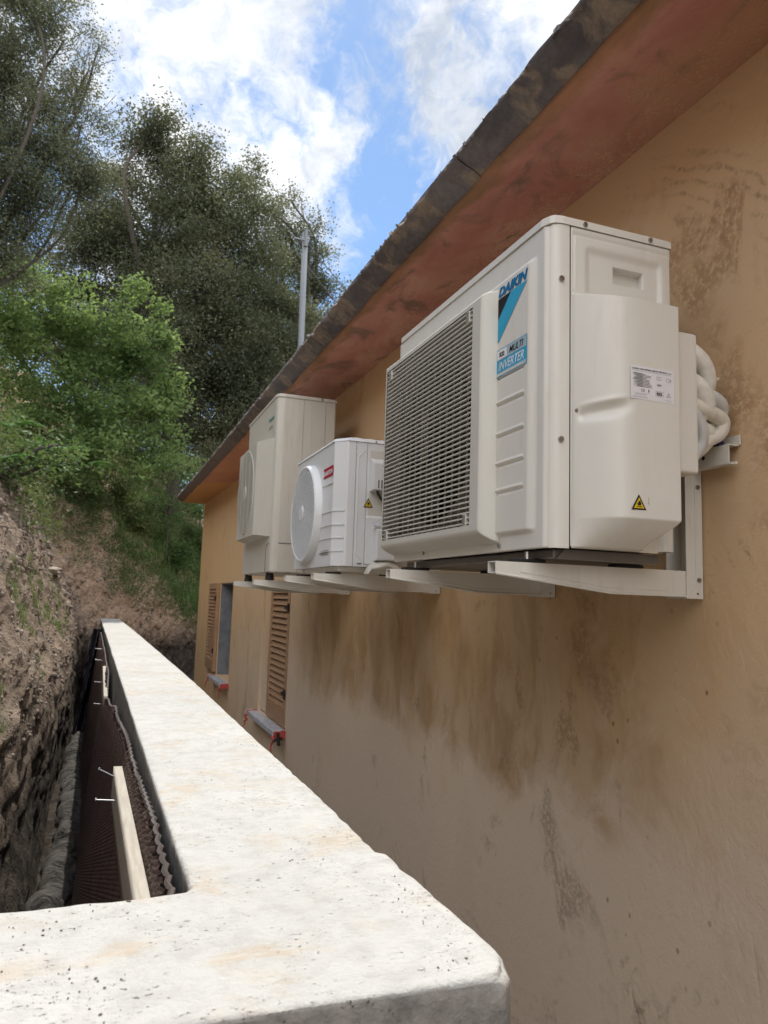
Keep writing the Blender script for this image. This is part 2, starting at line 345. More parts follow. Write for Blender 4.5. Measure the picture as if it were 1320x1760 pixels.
def tube(bm, pts, r, seg=10, cap=True, rib=0):
    pts = [Vector(p) for p in pts]; n = len(pts); rr = r if hasattr(r, '__len__') else [r]*n
    prev = None; rings = []
    for i, p in enumerate(pts):
        t = (pts[min(i+1, n-1)]-pts[max(i-1, 0)]).normalized()
        if prev is None: u = t.orthogonal().normalized()
        else: u = (prev-t*prev.dot(t)).normalized()
        prev = u; v = t.cross(u)
        k = rr[i]*(1+(rib if i % 2 else -rib))
        rings.append([bm.verts.new(p+(u*math.cos(a)+v*math.sin(a))*k) for a in [2*math.pi*j/seg for j in range(seg)]])
    for a, b in zip(rings, rings[1:]):
        for j in range(seg): bm.faces.new((a[j], a[(j+1) % seg], b[(j+1) % seg], b[j]))
    if cap: bm.faces.new(rings[0][::-1]); bm.faces.new(rings[-1])
def spline(P, n):
    P = [Vector(p) for p in P]; P = [P[0]*2-P[1]]+P+[P[-1]*2-P[-2]]; out = []; m = len(P)-3
    for i in range(n):
        t = i/(n-1)*m; k = min(int(t), m-1); t -= k; a, b, c, d = P[k:k+4]
        out.append(.5*((2*b)+(c-a)*t+(2*a-5*b+4*c-d)*t*t+(3*b-a-3*c+d)*t**3))
    return out
def cyl(bm, c, axis, r, h, seg=24, r2=None):
    d = {'x': Vector((1, 0, 0)), 'y': Vector((0, 1, 0)), 'z': Vector((0, 0, 1))}[axis]
    tube(bm, [Vector(c)-d*h/2, Vector(c)+d*h/2], [r, r if r2 is None else r2], seg)
def gridmesh(P, close=False):
    """P: array (rows, cols, 3) -> mesh"""
    r, c, _ = P.shape; idx = np.arange(r*c).reshape(r, c)
    q = np.stack([idx[:-1, :-1], idx[:-1, 1:], idx[1:, 1:], idx[1:, :-1]], -1).reshape(-1, 4)
    return rawmesh(P.reshape(-1, 3), q)
def rawmesh(V, F, rnd=None):
    me = bpy.data.meshes.new('m'); nf, k = F.shape
    me.vertices.add(len(V)); me.vertices.foreach_set('co', np.ascontiguousarray(V, dtype=np.float32).ravel())
    me.loops.add(nf*k); me.loops.foreach_set('vertex_index', np.ascontiguousarray(F, dtype=np.int32).ravel())
    me.polygons.add(nf); me.polygons.foreach_set('loop_start', np.arange(0, nf*k, k, dtype=np.int32)); me.polygons.foreach_set('loop_total', np.full(nf, k, dtype=np.int32))
    if rnd is not None:
        a = me.attributes.new('rnd', 'FLOAT', 'FACE'); a.data.foreach_set('value', np.ascontiguousarray(rnd, dtype=np.float32))
    me.update(calc_edges=True); return me
def sstep(x, a, b):
    t = np.clip((x-a)/(b-a), 0, 1); return t*t*(3-2*t)
_perm = np.random.default_rng(3).permutation(512)
def vnoise(P):
    P = np.asarray(P, float); i = np.floor(P).astype(int); f = P-i; f = f*f*(3-2*f)
    def h(a, b, c): return _perm[(_perm[(_perm[a & 511]+b) & 511]+c) & 511]/511.0
    o = 0
    for dx in (0, 1):
        for dy in (0, 1):
            for dz in (0, 1):
                wgt = (f[..., 0] if dx else 1-f[..., 0])*(f[..., 1] if dy else 1-f[..., 1])*(f[..., 2] if dz else 1-f[..., 2])
                o = o+wgt*h(i[..., 0]+dx, i[..., 1]+dy, i[..., 2]+dz)
    return o-.5
def fbm(P, sc_, oct_=4, ridge=False):
    o = 0; a = 1.0; P = np.asarray(P, float)*sc_
    for _ in range(oct_):
        n = vnoise(P); o = o+a*((.5-np.abs(n)*2) if ridge else n); P = P*2.03+7.1; a *= .5
    return o

# ------------------------------------------------------------------ text and flat marks
def textmesh(s, size, italic=0.0, bold=0.0):
    cu = bpy.data.curves.new('t', 'FONT'); cu.body = s; cu.size = size; cu.shear = italic; cu.offset = bold; cu.resolution_u = 3
    o = bpy.data.objects.new('t', cu); C.objects.link(o); dg = bpy.context.evaluated_depsgraph_get(); dg.update()
    me = bpy.data.meshes.new_from_object(o.evaluated_get(dg)); bpy.data.objects.remove(o); bpy.data.curves.remove(cu); return me
def lettering(name, s, m, parent, org, ux, uy, wdt, hgt, italic=0.0, bold=0.0):
    """writing whose lower left corner is org, along ux, up uy, filling wdt x hgt metres"""
    me = textmesh(s, 1.0, italic, bold); n = len(me.vertices); co = np.empty(n*3, dtype=np.float32); me.vertices.foreach_get('co', co); co = co.reshape(-1, 3)
    mn, mx = co.min(0), co.max(0); u = (co[:, 0]-mn[0])/(mx[0]-mn[0])*wdt; v = (co[:, 1]-mn[1])/(mx[1]-mn[1])*hgt
    ux = np.array(ux, float); uy = np.array(uy, float); P = np.array(org)+u[:, None]*ux+v[:, None]*uy
    me.vertices.foreach_set('co', P.astype(np.float32).ravel()); me.update()
    me.materials.clear(); return link(name, me, m, parent)
def decal(name, polys, m, parent):
    bm = BM()
    for p in polys: bm.faces.new([bm.verts.new(v) for v in p])
    return obj(name, bm, m, parent)
def quadX(X, y0, y1, z0, z1): return [(X, y0, z0), (X, y1, z0), (X, y1, z1), (X, y0, z1)]
def quadY(Y, x0, x1, z0, z1): return [(x0, Y, z0), (x1, Y, z0), (x1, Y, z1), (x0, Y, z1)]
def screws(pts, axis, parent, r=.005, name='screw'):
    for p in pts:
        bm = BM(); cyl(bm, p, axis, r, .004, 12); cyl(bm, Vector(p)-Vector((.002 if axis == 'x' else 0, .002 if axis == 'y' else 0, 0)), axis, r*.55, .002, 6)
        obj(name, bm, 'screw_metal', parent)
def warning(parent, Y, x0, x1, z0, z1):
    """yellow flammable-gas triangle on a face towards -Y"""
    xm = (x0+x1)/2; h = z1-z0; w_ = x1-x0
    s = decal('warning_sticker', [[(x0, Y, z0), (x1, Y, z0), (xm, Y, z1)]], 'ink_black', parent)
    k = .16; s2 = decal('triangle', [[(x0+w_*k, Y-.0006, z0+h*.1), (x1-w_*k, Y-.0006, z0+h*.1), (xm, Y-.0006, z1-h*.2)]], 'ink_yellow', s)
    fl = [(-.10, .28), (-.15, .42), (-.08, .40), (-.05, .60), (.02, .52), (.06, .62), (.10, .45), (.15, .42), (.10, .28)]
    decal('flame_symbol', [[(xm+a*w_, Y-.0012, z0+b*h) for a, b in fl], [(xm-.2*w_, Y-.0012, z0+.18*h), (xm+.2*w_, Y-.0012, z0+.18*h), (xm+.2*w_, Y-.0012, z0+.22*h), (xm-.2*w_, Y-.0012, z0+.22*h)]], 'ink_black', s)


# ------------------------------------------------------------------ the house: plastered wall, red soffit, rough stone roof edge, shuttered windows
WX, ZS = 1.325, 1.28
house = thing('house', 'ochre plastered house wall with red underside of the eave and dark stone roof edge', 'house', (WX, 5, -2.3))
def facade():
    ys = [-3.5, 5.49, 6.50, 8.13, 9.05, 11.15]; zs = [-2.3, -.97, -.93, .12, .14, 1.42]
    holes = {(1, 1): None}; q = bmesh.new()
    def inhole(y, z): return (5.49 < y < 6.5 and -.97 < z < .12) or (8.13 < y < 9.05 and -.93 < z < .14)
    for i in range(5):
        for j in range(5):
            y0, y1, z0, z1 = ys[i], ys[i+1], zs[j], zs[j+1]
            if inhole((y0+y1)/2, (z0+z1)/2): continue
            q.faces.new([q.verts.new(v) for v in quadX(WX, y1, y0, z0, z1)])
    for a, b, c, d in ((5.49, 6.5, -.97, .12), (8.13, 9.05, -.93, .14)):
        X2 = WX+.24
        for (p, r_) in (((a, c), (b, c)), ((b, c), (b, d)), ((b, d), (a, d)), ((a, d), (a, c))):
            q.faces.new([q.verts.new(v) for v in ((WX, *p), (WX, *r_), (X2, *r_), (X2, *p))])
    for v in (((WX, 11.15, -2.3), (9.5, 11.15, -2.3), (9.5, 11.15, 1.42), (WX, 11.15, 1.42)), ((WX, -3.5, -2.3), (9.5, -3.5, -2.3), (9.5, -3.5, 1.42), (WX, -3.5, 1.42)),
              ((9.5, -3.5, -2.3), (9.5, 11.15, -2.3), (9.5, 11.15, 1.42), (9.5, -3.5, 1.42))):
        q.faces.new([q.verts.new(x) for x in v])
    bmesh.ops.remove_doubles(q, verts=q.verts[:], dist=1e-5); bmesh.ops.recalc_face_normals(q, faces=q.faces[:])
    return q
obj('wall', facade(), 'ochre_plaster', house)
# eave: cast soffit strip with a slightly wavy outer edge, hand plastered
def soffit():
    n = 700; ys = np.linspace(-3.5, 11.0, n); prof = [(WX+.01, .002), (1.30, -.001), (1.22, .001), (1.12, 0), (1.03, 0), (1.004, .004), (.993, .016), (.992, .075), (1.10, .09)]
    P = np.zeros((n, len(prof), 3))
    for j, (x, z) in enumerate(prof):
        X = np.full(n, x); Z = np.full(n, ZS+z)
        q = np.stack([X*3, ys, Z*0], -1)
        if j < 8: X = X+fbm(q, 2.2, 4)*(.014 if j > 3 else .004)*(j > 0)
        Z = Z+fbm(q, 3.5, 3)*.006+.03*sstep(ys, 8, 11)
        P[:, j] = np.stack([X, ys, Z], -1)
    me = gridmesh(P); return me
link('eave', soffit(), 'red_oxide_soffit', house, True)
b = BM(); box(b, .995, WX, 10.985, 11.005, ZS+.034, ZS+.10); obj('eave_end', b, 'ochre_plaster', house)
def roof_edge():
    bm = BM(); y = -3.4; rr = random.Random(5)
    while y < 10.95:
        L = rr.choice([.9, 1.4, 2.1, 1.7]); y1 = min(y+L, 10.98); n = max(6, int((y1-y)/.02))
        ys = np.linspace(y+.002, y1-.002, n)
        ox = rr.uniform(-.004, .004); oz = rr.uniform(-.003, .003)+.03*sstep((y+y1)/2, 8, 11)
        prof = [(1.02, .030), (.985, .008), (.960, .018), (.935, .030), (.912, .042), (.903, .048), (.901, .055), (.906, .064), (.925, .076), (1.0, .12), (1.15, .17)]
        P = np.zeros((n, len(prof), 3))
        for j, (x, z) in enumerate(prof):
            q = np.stack([np.full(n, x*2), ys, np.full(n, z*4)], -1)
            e = np.abs(fbm(q*np.array([1, 1.6, 1]), 7, 6))*(.030 if 3 < j < 9 else .008); e2 = fbm(q+31, 11, 5)*(.010 if j > 0 else 0)
            P[:, j] = np.stack([x+ox+e, ys, ZS+z+oz+e2], -1)
        me = gridmesh(P); b2 = bmesh.new(); b2.from_mesh(me); bpy.data.meshes.remove(me)
        bmesh.ops.holes_fill(b2, edges=[e for e in b2.edges if e.is_boundary], sides=0)
        me = bpy.data.meshes.new('t'); b2.to_mesh(me); b2.free(); bm.from_mesh(me); bpy.data.meshes.remove(me)
        y = y1
    # crumbs of mortar and lichen on the very edge
    for _ in range(170):
        yy = rr.uniform(-.5, 10.9); b2 = bmesh.new(); bmesh.ops.create_icosphere(b2, subdivisions=1, radius=rr.uniform(.002, .006)*(1 if rr.random() < .9 else 1.7))
        for v in b2.verts: v.co = Vector((v.co.x*1.2+.905+rr.uniform(-.004, .008), v.co.y*1.8+yy, v.co.z+ZS+.060+rr.uniform(-.01, .006)+.03*float(sstep(yy, 8, 11))))
        merge(bm, b2)
    return bm
roof = obj('roof_edge', roof_edge(), 'roof_stone', house)
b = BM()
for a, c in (((.98, 1.405), (5.4, 3.0)), ((5.4, 3.0), (10.0, 1.385))):
    prism(b, [a, c, (c[0], c[1]+.05), (a[0], a[1]+.05)], 'y', -3.5, 11.0)
for yy in (-3.4, 11.0-.06): prism(b, [(1.4, 1.42), (9.5, 1.42), (5.4, 2.95)], 'y', yy, yy+.05)
obj('roof_slope', b, 'roof_stone', house)

def shutter(name, y0, y1, z0, z1, x, parent, nsl, hinge_y):
    """louvred leaf lying parallel to the wall between y0 and y1"""
    bm = BM(); t = .036; st = .055
    box(bm, x-t, x, y0, y0+st, z0, z1, .003); box(bm, x-t, x, y1-st, y1, z0, z1, .003)
    box(bm, x-t, x, y0+st, y1-st, z1-.07, z1, .003); box(bm, x-t, x, y0+st, y1-st, z0, z0+.13, .003)
    sh = obj(name, bm, 'shutter_tan', parent)
    bm = BM(); H = (z1-.07)-(z0+.13)
    for i in range(nsl):
        zc = z0+.13+(i+.5)*H/nsl; h = H/nsl
        prism(bm, [(x-t+.003, zc-h*.42), (x-t+.009, zc-h*.46), (x-.004, zc+h*.34), (x-.010, zc+h*.38)], 'y', y0+st, y1-st)
    obj('louvre', bm, 'shutter_tan', sh)
    for zz in (z1-.18, z0+.24):
        bm = BM(); box(bm, x-t-.006, x-t-.001, hinge_y-.02, hinge_y+.10, zz-.012, zz+.012, .002); cyl(bm, (x-t-.004, hinge_y-.012, zz), 'z', .008, .07, 10); box(bm, x-t-.012, x-t, hinge_y-.035, hinge_y-.01, zz-.035, zz+.03, .003)
        obj('hinge', bm, 'black_rubber', sh)
    return sh
def sill(y0, y1, z, parent, seed):
    bm = BM(); box(bm, WX-.085, WX+.15, y0-.04, y1+.04, z-.045, z-.004, .006); s_ = obj('sill', bm, 'plastic_film', parent)
    rr = random.Random(seed)
    for yy in (y0-.04, y1+.02):
        bm = BM(); w_ = .042
        box(bm, WX-.090, WX-.002, yy-.005, yy+w_, z-.050, z+.001, .002)
        P = []
        for i in range(7): P.append((WX-.09-.004*i+rr.uniform(-.008, .008), yy+rr.uniform(-.03, .03), z-.04-i*.018))
        tube(bm, spline(P, 14), [.011*(1-.05*i) for i in range(14)], 5)
        t = obj('hazard_tape', bm, 'tape_red', s_)
        bm = BM(); box(bm, WX-.0915, WX-.03, yy+.012, yy+.030, z-.0515, z+.0025, .001); obj('white_stripe', bm, 'ink_white', t)
    return s_
w1 = BM(); box(w1, WX+.06, WX+.10, 5.49, 6.5, -.97, .12); win1 = obj('window', w1, 'dark_void', house)
shutter('shutter', 5.50, 6.16, -.955, .10, WX+.030, win1, 18, 5.53)
b = BM(); box(b, WX+.02, WX+.05, 6.18, 6.49, -.955, .10); obj('window_frame', b, 'ochre_plaster', win1)
sill(5.49, 6.5, -.97, win1, 1)
b = BM(); tube(b, [(WX-.03, 5.44, -1.02), (WX-.07, 5.40, -1.01), (WX-.10, 5.41, -1.03)], .010, 6); tube(b, [(WX-.06, 5.40, -1.06), (WX-.07, 5.40, -.97)], .012, 6); obj('shutter_catch', b, 'black_rubber', win1)
w2 = BM()
for k in range(6):
    for j in range(3): box(w2, WX+.14+.003*((k+j) % 2), WX+.2, 8.13+j*.308, 8.13+j*.308+.302, -.93+k*.18, -.93+k*.18+.172, .003)
win2 = obj('window', w2, 'blockwork', house)
b = BM(); box(b, WX+.010, WX+.135, 9.040, 9.052, -.928, .138); obj('jamb_lining', b, 'blockwork', win2)
b = BM(); box(b, WX+.012, WX+.135, 8.135, 9.038, .128, .1395); obj('lintel', b, 'shroud_grey', win2)
shutter('shutter', 9.08, 9.78, -.90, .14, WX-.004, win2, 20, 9.12)
sill(8.13, 9.05, -.93, win2, 2)

# ------------------------------------------------------------------ brackets on the wall
def bracket(label, arms, zt, tip=.77, rail=(0, 0), holes=True):
    t = thing('wall_bracket', label, 'bracket', (WX, sum(arms)/len(arms), zt-.06), 'pairs of white steel brackets under the outdoor units')
    for Y in arms:
        y0, y1 = Y-.016, Y+.018; prof = [(tip, zt), (tip, zt-.025), (1.06, zt-.057), (1.285, zt-.058), (1.285, zt)]
        bm = BM()
        prism(bm, prof, 'y', y0, y0+.0022, 0); prism(bm, prof, 'y', y1-.0022, y1, 0)
        prism(bm, [(tip, zt-.0022), (1.285, zt-.0022), (1.285, zt), (tip, zt)], 'y', y0+.0022, y1-.0022)
        prism(bm, [(tip, zt-.025), (1.06, zt-.057), (1.285, zt-.058), (1.285, zt-.0555), (1.06, zt-.0545), (tip, zt-.0226)], 'y', y0+.0022, y1-.0022)
        # pressed stiffening line and folded lower edge on the near cheek
        tube(bm, [(tip+.06, y0, zt-.020), (1.05, y0, zt-.047), (1.22, y0, zt-.048)], .0016, 6)
        tube(bm, [(tip+.002, y0-.001, zt-.0255), (1.06, y0-.001, zt-.0575), (1.283, y0-.001, zt-.0585)], .0028, 8)
        box(bm, 1.235, 1.238, y0-.0012, y0, zt-.050, zt-.012)
        arm = obj('arm', bm, 'bracket_paint', t)
        bm = BM(); z0, z1 = zt-.064, zt+.28
        box(bm, 1.272, WX-.004, y0-.0035, y0-.001, z0, z1, .0008); box(bm, WX-.006, WX-.002, y0-.001, y1+.035, z0, z1, .0008); box(bm, 1.276, WX-.006, y1+.032, y1+.035, z0, z1, .0008)
        prism(bm, [(1.283, zt-.05), (1.300, zt-.035), (1.300, z1-.02), (1.2985, z1-.02), (1.2985, zt-.034), (1.2815, zt-.049)], 'y', y0-.005, y0-.003)
        up = obj('upright', bm, 'bracket_paint', t)
        screws([(1.308, y0-.005, zt-.02), (1.308, y0-.005, zt+.2)], 'y', up, .0055, 'bolt')
        bm = BM(); cyl(bm, (1.304, y0-.004, zt-.052), 'y', .0022, .002, 8); obj('hole', bm, 'ink_black', up)
    bm = BM(); r0, r1 = rail; zr = zt+.238
    box(bm, 1.290, 1.2925, r0, r1, zr, zr+.045, .0006); box(bm, 1.2925, 1.312, r0, r1, zr, zr+.0025, .0006); box(bm, 1.2925, WX-.004, r0, r1, zr+.0425, zr+.045, .0006)
    tube(bm, [(1.312, r0, zr+.004), (1.312, r1, zr+.004)], .004, 8)
    box(bm, WX-.006, WX-.003, r0-.004, r1, zr+.045, zr+.068, .0006)
    rl = obj('rail', bm, 'bracket_paint', t)
    bm = BM(); cyl(bm, (WX-.014, r0+.05, zr+.056), 'x', .010, .014, 6); cyl(bm, (WX-.024, r0+.05, zr+.056), 'x', .005, .016, 10); obj('bolt', bm, 'blue_bolt', rl)
    bm = BM(); cyl(bm, (1.2895, r0+.075, zr+.024), 'x', .0045, .0012, 14); obj('hole', bm, 'ink_black', rl)
    return t
bracket('nearest white steel bracket pair, carrying the large unit with the slatted grille', (1.40, 2.015), .090, rail=(1.265, 2.15))
bracket('middle white steel bracket pair, carrying the small unit with the round fan grille', (2.866, 3.34), .098, .775, rail=(2.80, 3.42))
bracket('farthest white steel bracket pair, under the tall aged outdoor unit', (4.08, 4.72), .090, .77, rail=(4.02, 4.8))

def reliefX(X0, ys, zs, fn, hole=None):
    ys = np.asarray(ys); zs = np.asarray(zs); Y, Z = np.meshgrid(ys, zs, indexing='ij'); d = fn(Y, Z)
    P = np.stack([X0-d, Y, Z], -1); r, c, _ = P.shape; idx = np.arange(r*c).reshape(r, c)
    q = np.stack([idx[:-1, :-1], idx[:-1, 1:], idx[1:, 1:], idx[1:, :-1]], -1).reshape(-1, 4)
    if hole is not None:
        cy = ((ys[:-1]+ys[1:])/2)[:, None]+zs[None, :-1]*0; cz = ((zs[:-1]+zs[1:])/2)[None, :]+ys[:-1, None]*0
        q = q[~((cy > hole[0]) & (cy < hole[1]) & (cz > hole[2]) & (cz < hole[3])).ravel()]
    return rawmesh(P.reshape(-1, 3), q)
def reliefY(Y0, xs, zs, fn):
    X, Z = np.meshgrid(xs, zs, indexing='ij'); d = fn(X, Z); P = np.stack([X, Y0-d, Z], -1)
    return gridmesh(P[:, ::-1])
def body_shell(bm, x0, x1, y0, y1, z0, z1, cor):
    """extruded plan outline; cor = near front corner points"""
    pts = cor+[(x1-.006, y0), (x1, y0+.006), (x1, y1-.006), (x1-.006, y1), (x0+.02, y1), (x0+.006, y1-.006), (x0, y1-.02)]
    prism(bm, pts, 'z', z0, z1)

# ------------------------------------------------------------------ large near unit
g = 'outdoor units on brackets along the wall'
u = thing('outdoor_unit', 'largest and nearest air conditioning outdoor unit, ivory with a square slatted grille and blue letters', 'outdoor unit', (1.0, 1.73, .095), g)
Y0, Y1, F1, B1, Z0, Z1 = 1.30, 2.16, .845, 1.166, .118, .819
bm = BM(); body_shell(bm, F1+.05, B1, Y0+.030, Y1, Z0+.006, Z1, [(F1+.05, Y0+.04), (F1+.06, Y0+.030)]); body = obj('body', bm, 'ivory_paint', u)
bm = BM(); body_shell(bm, F1-.004, B1+.004, Y0-.004, Y1+.004, Z1+.001, Z1+.020, [(F1-.004, Y0+.03), (F1+.004, Y0+.008), (F1+.012, Y0), (F1+.03, Y0-.004)])
bmesh.ops.bevel(bm, geom=[e for e in bm.edges if abs(e.verts[0].co.z-e.verts[1].co.z) < 1e-6 and e.verts[0].co.z > Z1+.01], offset=.004, segments=3, affect='EDGES'); lid = obj('lid', bm, 'ivory_paint', u)
screws([(.93, Y0-.006, Z1+.009), (1.105, Y0-.006, Z1+.009)], 'y', lid, .0052)
# pressed front panel, wrapping round the near corner
fy = np.unique(np.concatenate([np.linspace(Y0+.012, 1.56, 150), np.linspace(1.56, Y1, 50)])); fz = np.linspace(Z0, Z1, 420)
def ffront(Y, Z):
    d = .010*sstep(Y, 1.345, 1.375)*sstep(Z, .150, .163)*sstep(Z, .768, .752)*sstep(Y, 2.155, 2.14)
    for zc in (.524, .459, .384, .315, .252):
        u_ = Z-zc-.10*(Y-1.43)*0
        d = d-.0045*(np.exp(-((u_)/.0035)**2)-.6*np.exp(-((u_-.006)/.004)**2))*sstep(Y, 1.383, 1.393)
    d = d-.008*sstep(Y, Y0+.026, Y0+.012)**1.5
    d[:, 0] -= .006; d[:, -1] -= .006
    return d
fp = link('front_panel', reliefX(F1, fy, fz, ffront, (1.59, 2.12, .20, .70)), 'ivory_paint', u, True)
bm = BM(); xs = [F1+.008, F1+.012, F1+.020, F1+.030, .893]; ysx = [Y0+.012, Y0+.0055, Y0+.0012, Y0-.001, Y0-.001]
for i in range(4): bm.faces.new([bm.verts.new(v) for v in ((xs[i], ysx[i], Z0), (xs[i+1], ysx[i+1], Z0), (xs[i+1], ysx[i+1], Z1), (xs[i], ysx[i], Z1))])
bmesh.ops.remove_doubles(bm, verts=bm.verts[:], dist=1e-5); obj('corner_strip', bm, 'ivory_paint', u, True)
bm = BM(); box(bm, .893, .896, Y0-.0005, Y0+.001, Z0, Z1); obj('seam', bm, 'ink_black', u)
screws([(.872, Y0-.003, .695), (.872, Y0-.003, .345)], 'y', u, .0062)
screws([(F1-.003, 1.50, .132), (F1-.003, 1.93, .136)], 'x', u, .005)
# side panel with handle recess
def side(X, Z):
    d = .0012+0*X
    inn = sstep(X, .930, .950)*sstep(X, 1.142, 1.128)*sstep(Z, .785, .766)
    d = d-.007*inn
    lb = sstep(X, .93, .975)*sstep(Z, .80, .775-.0)
    d = d-.022*sstep(X, 1.0105, 1.0135)*sstep(X, 1.0925, 1.0895)*sstep(Z, .711, .714)*sstep(Z, .751, .748)
    rr = np.minimum.reduce([X-.903, 1.158-X, .803-Z]); d = d-.003*np.exp(-((rr)/.0016)**2)
    d[0] = -.001; d[-1] = -.031; return d
link('side_panel', reliefY(Y0, np.unique(np.concatenate([np.linspace(.897, 1.164, 110), np.linspace(1.009, 1.015, 7), np.linspace(1.088, 1.094, 7)])), np.unique(np.concatenate([np.linspace(Z0+.006, Z1-.001, 190), np.linspace(.710, .715, 6), np.linspace(.747, .752, 6)])), side), 'ivory_paint', u, True)
# curved pipe cover
def cov(X, Z):
    xr = 1.118-.05*sstep(Z, .185, .125)
    w_ = np.clip((Z-.118)/(.180-.118), 0, 1); bz = .22+.78*(w_+.06*np.sin(w_*math.pi))
    p_ = .0845*(1-(1-np.clip((X-.899)/.122, 0, 1))**3.2)
    zt = .668-.27*p_; top = sstep(Z, zt+.005, zt-.005)
    d = p_*np.clip(bz, 0, 1)+.0015
    d = d-.016*np.exp(-((Z-.400-.18*(X-.93))/.013)**2)*sstep(X, 1.0, .94)*sstep(X, .902, .915)+.004*np.exp(-((Z-.420-.18*(X-.93))/.006)**2)*sstep(X, 1.0, .93)*sstep(X, .902, .915)
    e = np.sqrt(np.clip(1-np.clip((X-(xr-.012))/.012, 0, 1)**2, 0, 1)); d = d*e
    d = d*top+(-.012)*(1-top)*0
    d[0] = 0; d[:, 0] = 0; return d
cxs = np.unique(np.concatenate([np.linspace(.899, 1.06, 90), np.linspace(1.06, 1.120, 50)])); czs = np.unique(np.concatenate([np.linspace(.119, .24, 50), np.linspace(.24, .63, 150), np.linspace(.63, .676, 46)]))
pc = link('pipe_cover', reliefY(Y0-.001, cxs, czs, cov), 'ivory_paint', u, True)
screws([(.906, Y0-.012, .408)], 'y', pc, .0052)
lb = decal('rating_label', [quadY(1.2125, .981, 1.092, .4265, .4965)], 'label_paper', pc)
ux, uz, Yl = (1, 0, 0), (0, 0, 1), 1.2120
lettering('heading', 'DAIKIN INDUSTRIES CZECH REPUBLIC s.r.o.', 'ink_black', lb, (.986, Yl, .4885), ux, uz, .100, .0030, 0, .03)
lettering('address_line', 'U Nove Hospody 1/1155, 301 00 Plzen Skvrnany, Czech Republic', 'ink_grey', lb, (.986, Yl, .4845), ux, uz, .099, .0022)
rr = random.Random(2)
decal('table_lines', [quadY(Yl, .986+rr.choice([0, .005, .01]), .986+rr.uniform(.030, .050), .4795-k*.0030, .4795-k*.0030+.0011) for k in range(10)]+[quadY(Yl, .988, .986+.026, .4795-k*.0030+.0015, .4795-k*.0030+.0020) for k in range(10)], 'ink_grey', lb)
lettering('ce_mark', 'CE', 'ink_black', lb, (1.007, Yl, .4425), ux, uz, .0095, .0060)
lettering('refrigerant_mark', 'R32', 'ink_black', lb, (1.047, Yl, .4395), ux, uz, .0135, .0065, 0, .05)
decal('refrigerant_frame', [quadY(Yl-.0001, 1.044, 1.0635, .4375, .4380), quadY(Yl-.0001, 1.044, 1.0635, .4475, .4480), quadY(Yl-.0001, 1.044, 1.0445, .4380, .4475), quadY(Yl-.0001, 1.063, 1.0635, .4380, .4475)], 'ink_grey', lb)
for q_ in [quadY(Yl, 1.047, 1.0475, .472, .479), quadY(Yl, 1.058, 1.0585, .472, .479), quadY(Yl, 1.0475, 1.058, .472, .4726), quadY(Yl, 1.0525, 1.053, .4726, .479), quadY(Yl, 1.0475, 1.052, .4784, .479), quadY(Yl, 1.0535, 1.058, .4784, .479),
      quadY(Yl, 1.0715, 1.072, .471, .478), quadY(Yl, 1.082, 1.0835, .471, .478), quadY(Yl, 1.072, 1.080, .471, .4715), quadY(Yl, 1.072, 1.080, .4775, .478), quadY(Yl, 1.079, 1.0795, .4715, .4775),
      quadY(Yl, 1.044, 1.062, .4630, .4634), quadY(Yl, 1.047, 1.060, .4590, .4594), quadY(Yl, 1.048, 1.058, .4605, .4622), quadY(Yl, 1.025, 1.028, .4435, .4485), quadY(Yl, 1.0235, 1.0295, .4415, .4422)]: decal('symbol_line', [q_], 'ink_grey', lb)
decal('small_triangle', [[(1.072, Yl, .4385), (1.083, Yl, .4385), (1.0775, Yl, .4480)]], 'ink_grey', lb); decal('small_triangle_inner', [[(1.0735, Yl-.0002, .4393), (1.0815, Yl-.0002, .4393), (1.0775, Yl-.0002, .4463)]], 'label_paper', lb); decal('small_triangle_bar', [quadY(Yl-.0004, 1.077, 1.078, .4402, .4443)], 'ink_grey', lb)
lettering('origin_line', 'MADE IN CZECH REPUBLIC', 'ink_grey', lb, (.986, Yl, .4300), ux, uz, .038, .0020)
lettering('note_line', 'Contains fluorinated', 'ink_grey', lb, (.992, Yl, .4375), ux, uz, .030, .0020)
lettering('note_line', 'greenhouse gases', 'ink_grey', lb, (.991, Yl, .4345), ux, uz, .027, .0020)
lettering('part_number', '3P512025-1', 'ink_grey', lb, (1.069, Yl, .4300), ux, uz, .017, .0018)
warning(pc, 1.2125, .981, 1.018, .197, .229)
lettering('sticker_code', '2P361145', 'ink_black', pc, (1.0245, 1.2122, .209), (0, 0, 1), (-1, 0, 0), .014, .0022)
# valve box behind the cover
bm = BM(); box(bm, 1.10, 1.176, 1.232, 1.33, .288, .598, .009, 3); obj('valve_box', bm, 'ivory_paint', u, False)
# grille: bevelled frame, slats, uprights, clips
gy = np.unique(np.concatenate([np.linspace(1.502, 1.562, 30), np.linspace(1.562, 2.14, 40), np.linspace(2.14, 2.166, 14)])); gz = np.unique(np.concatenate([np.linspace(.138, .182, 22), np.linspace(.182, .716, 40), np.linspace(.716, .748, 18)]))
gy = np.unique(np.append(gy, [1.563, 2.147])); gz = np.unique(np.append(gz, [.182, .716]))
def fg(Y, Z):
    a = np.minimum.reduce([(Y-1.504)/.020, (2.165-Y)/.008, (Z-.140)/.030, (.746-Z)/.020]); a = np.clip(a, 0, 1)
    return .047*np.sin(a*math.pi/2)**.8
gf = link('grille', reliefX(F1-.001, gy, gz, fg, (1.563, 2.147, .182, .716)), 'grille_plastic', u, True)
bm = BM(); X = .803
box(bm, X, .84, 1.5605, 1.5625, .181, .717); box(bm, X, .84, 2.1475, 2.1495, .181, .717); box(bm, X, .84, 1.5625, 2.1475, .1795, .1815); box(bm, X, .84, 1.5625, 2.1475, .7165, .7185)
obj('grille_reveal', bm, 'grille_plastic', gf)
NS = 42; bm = BM()
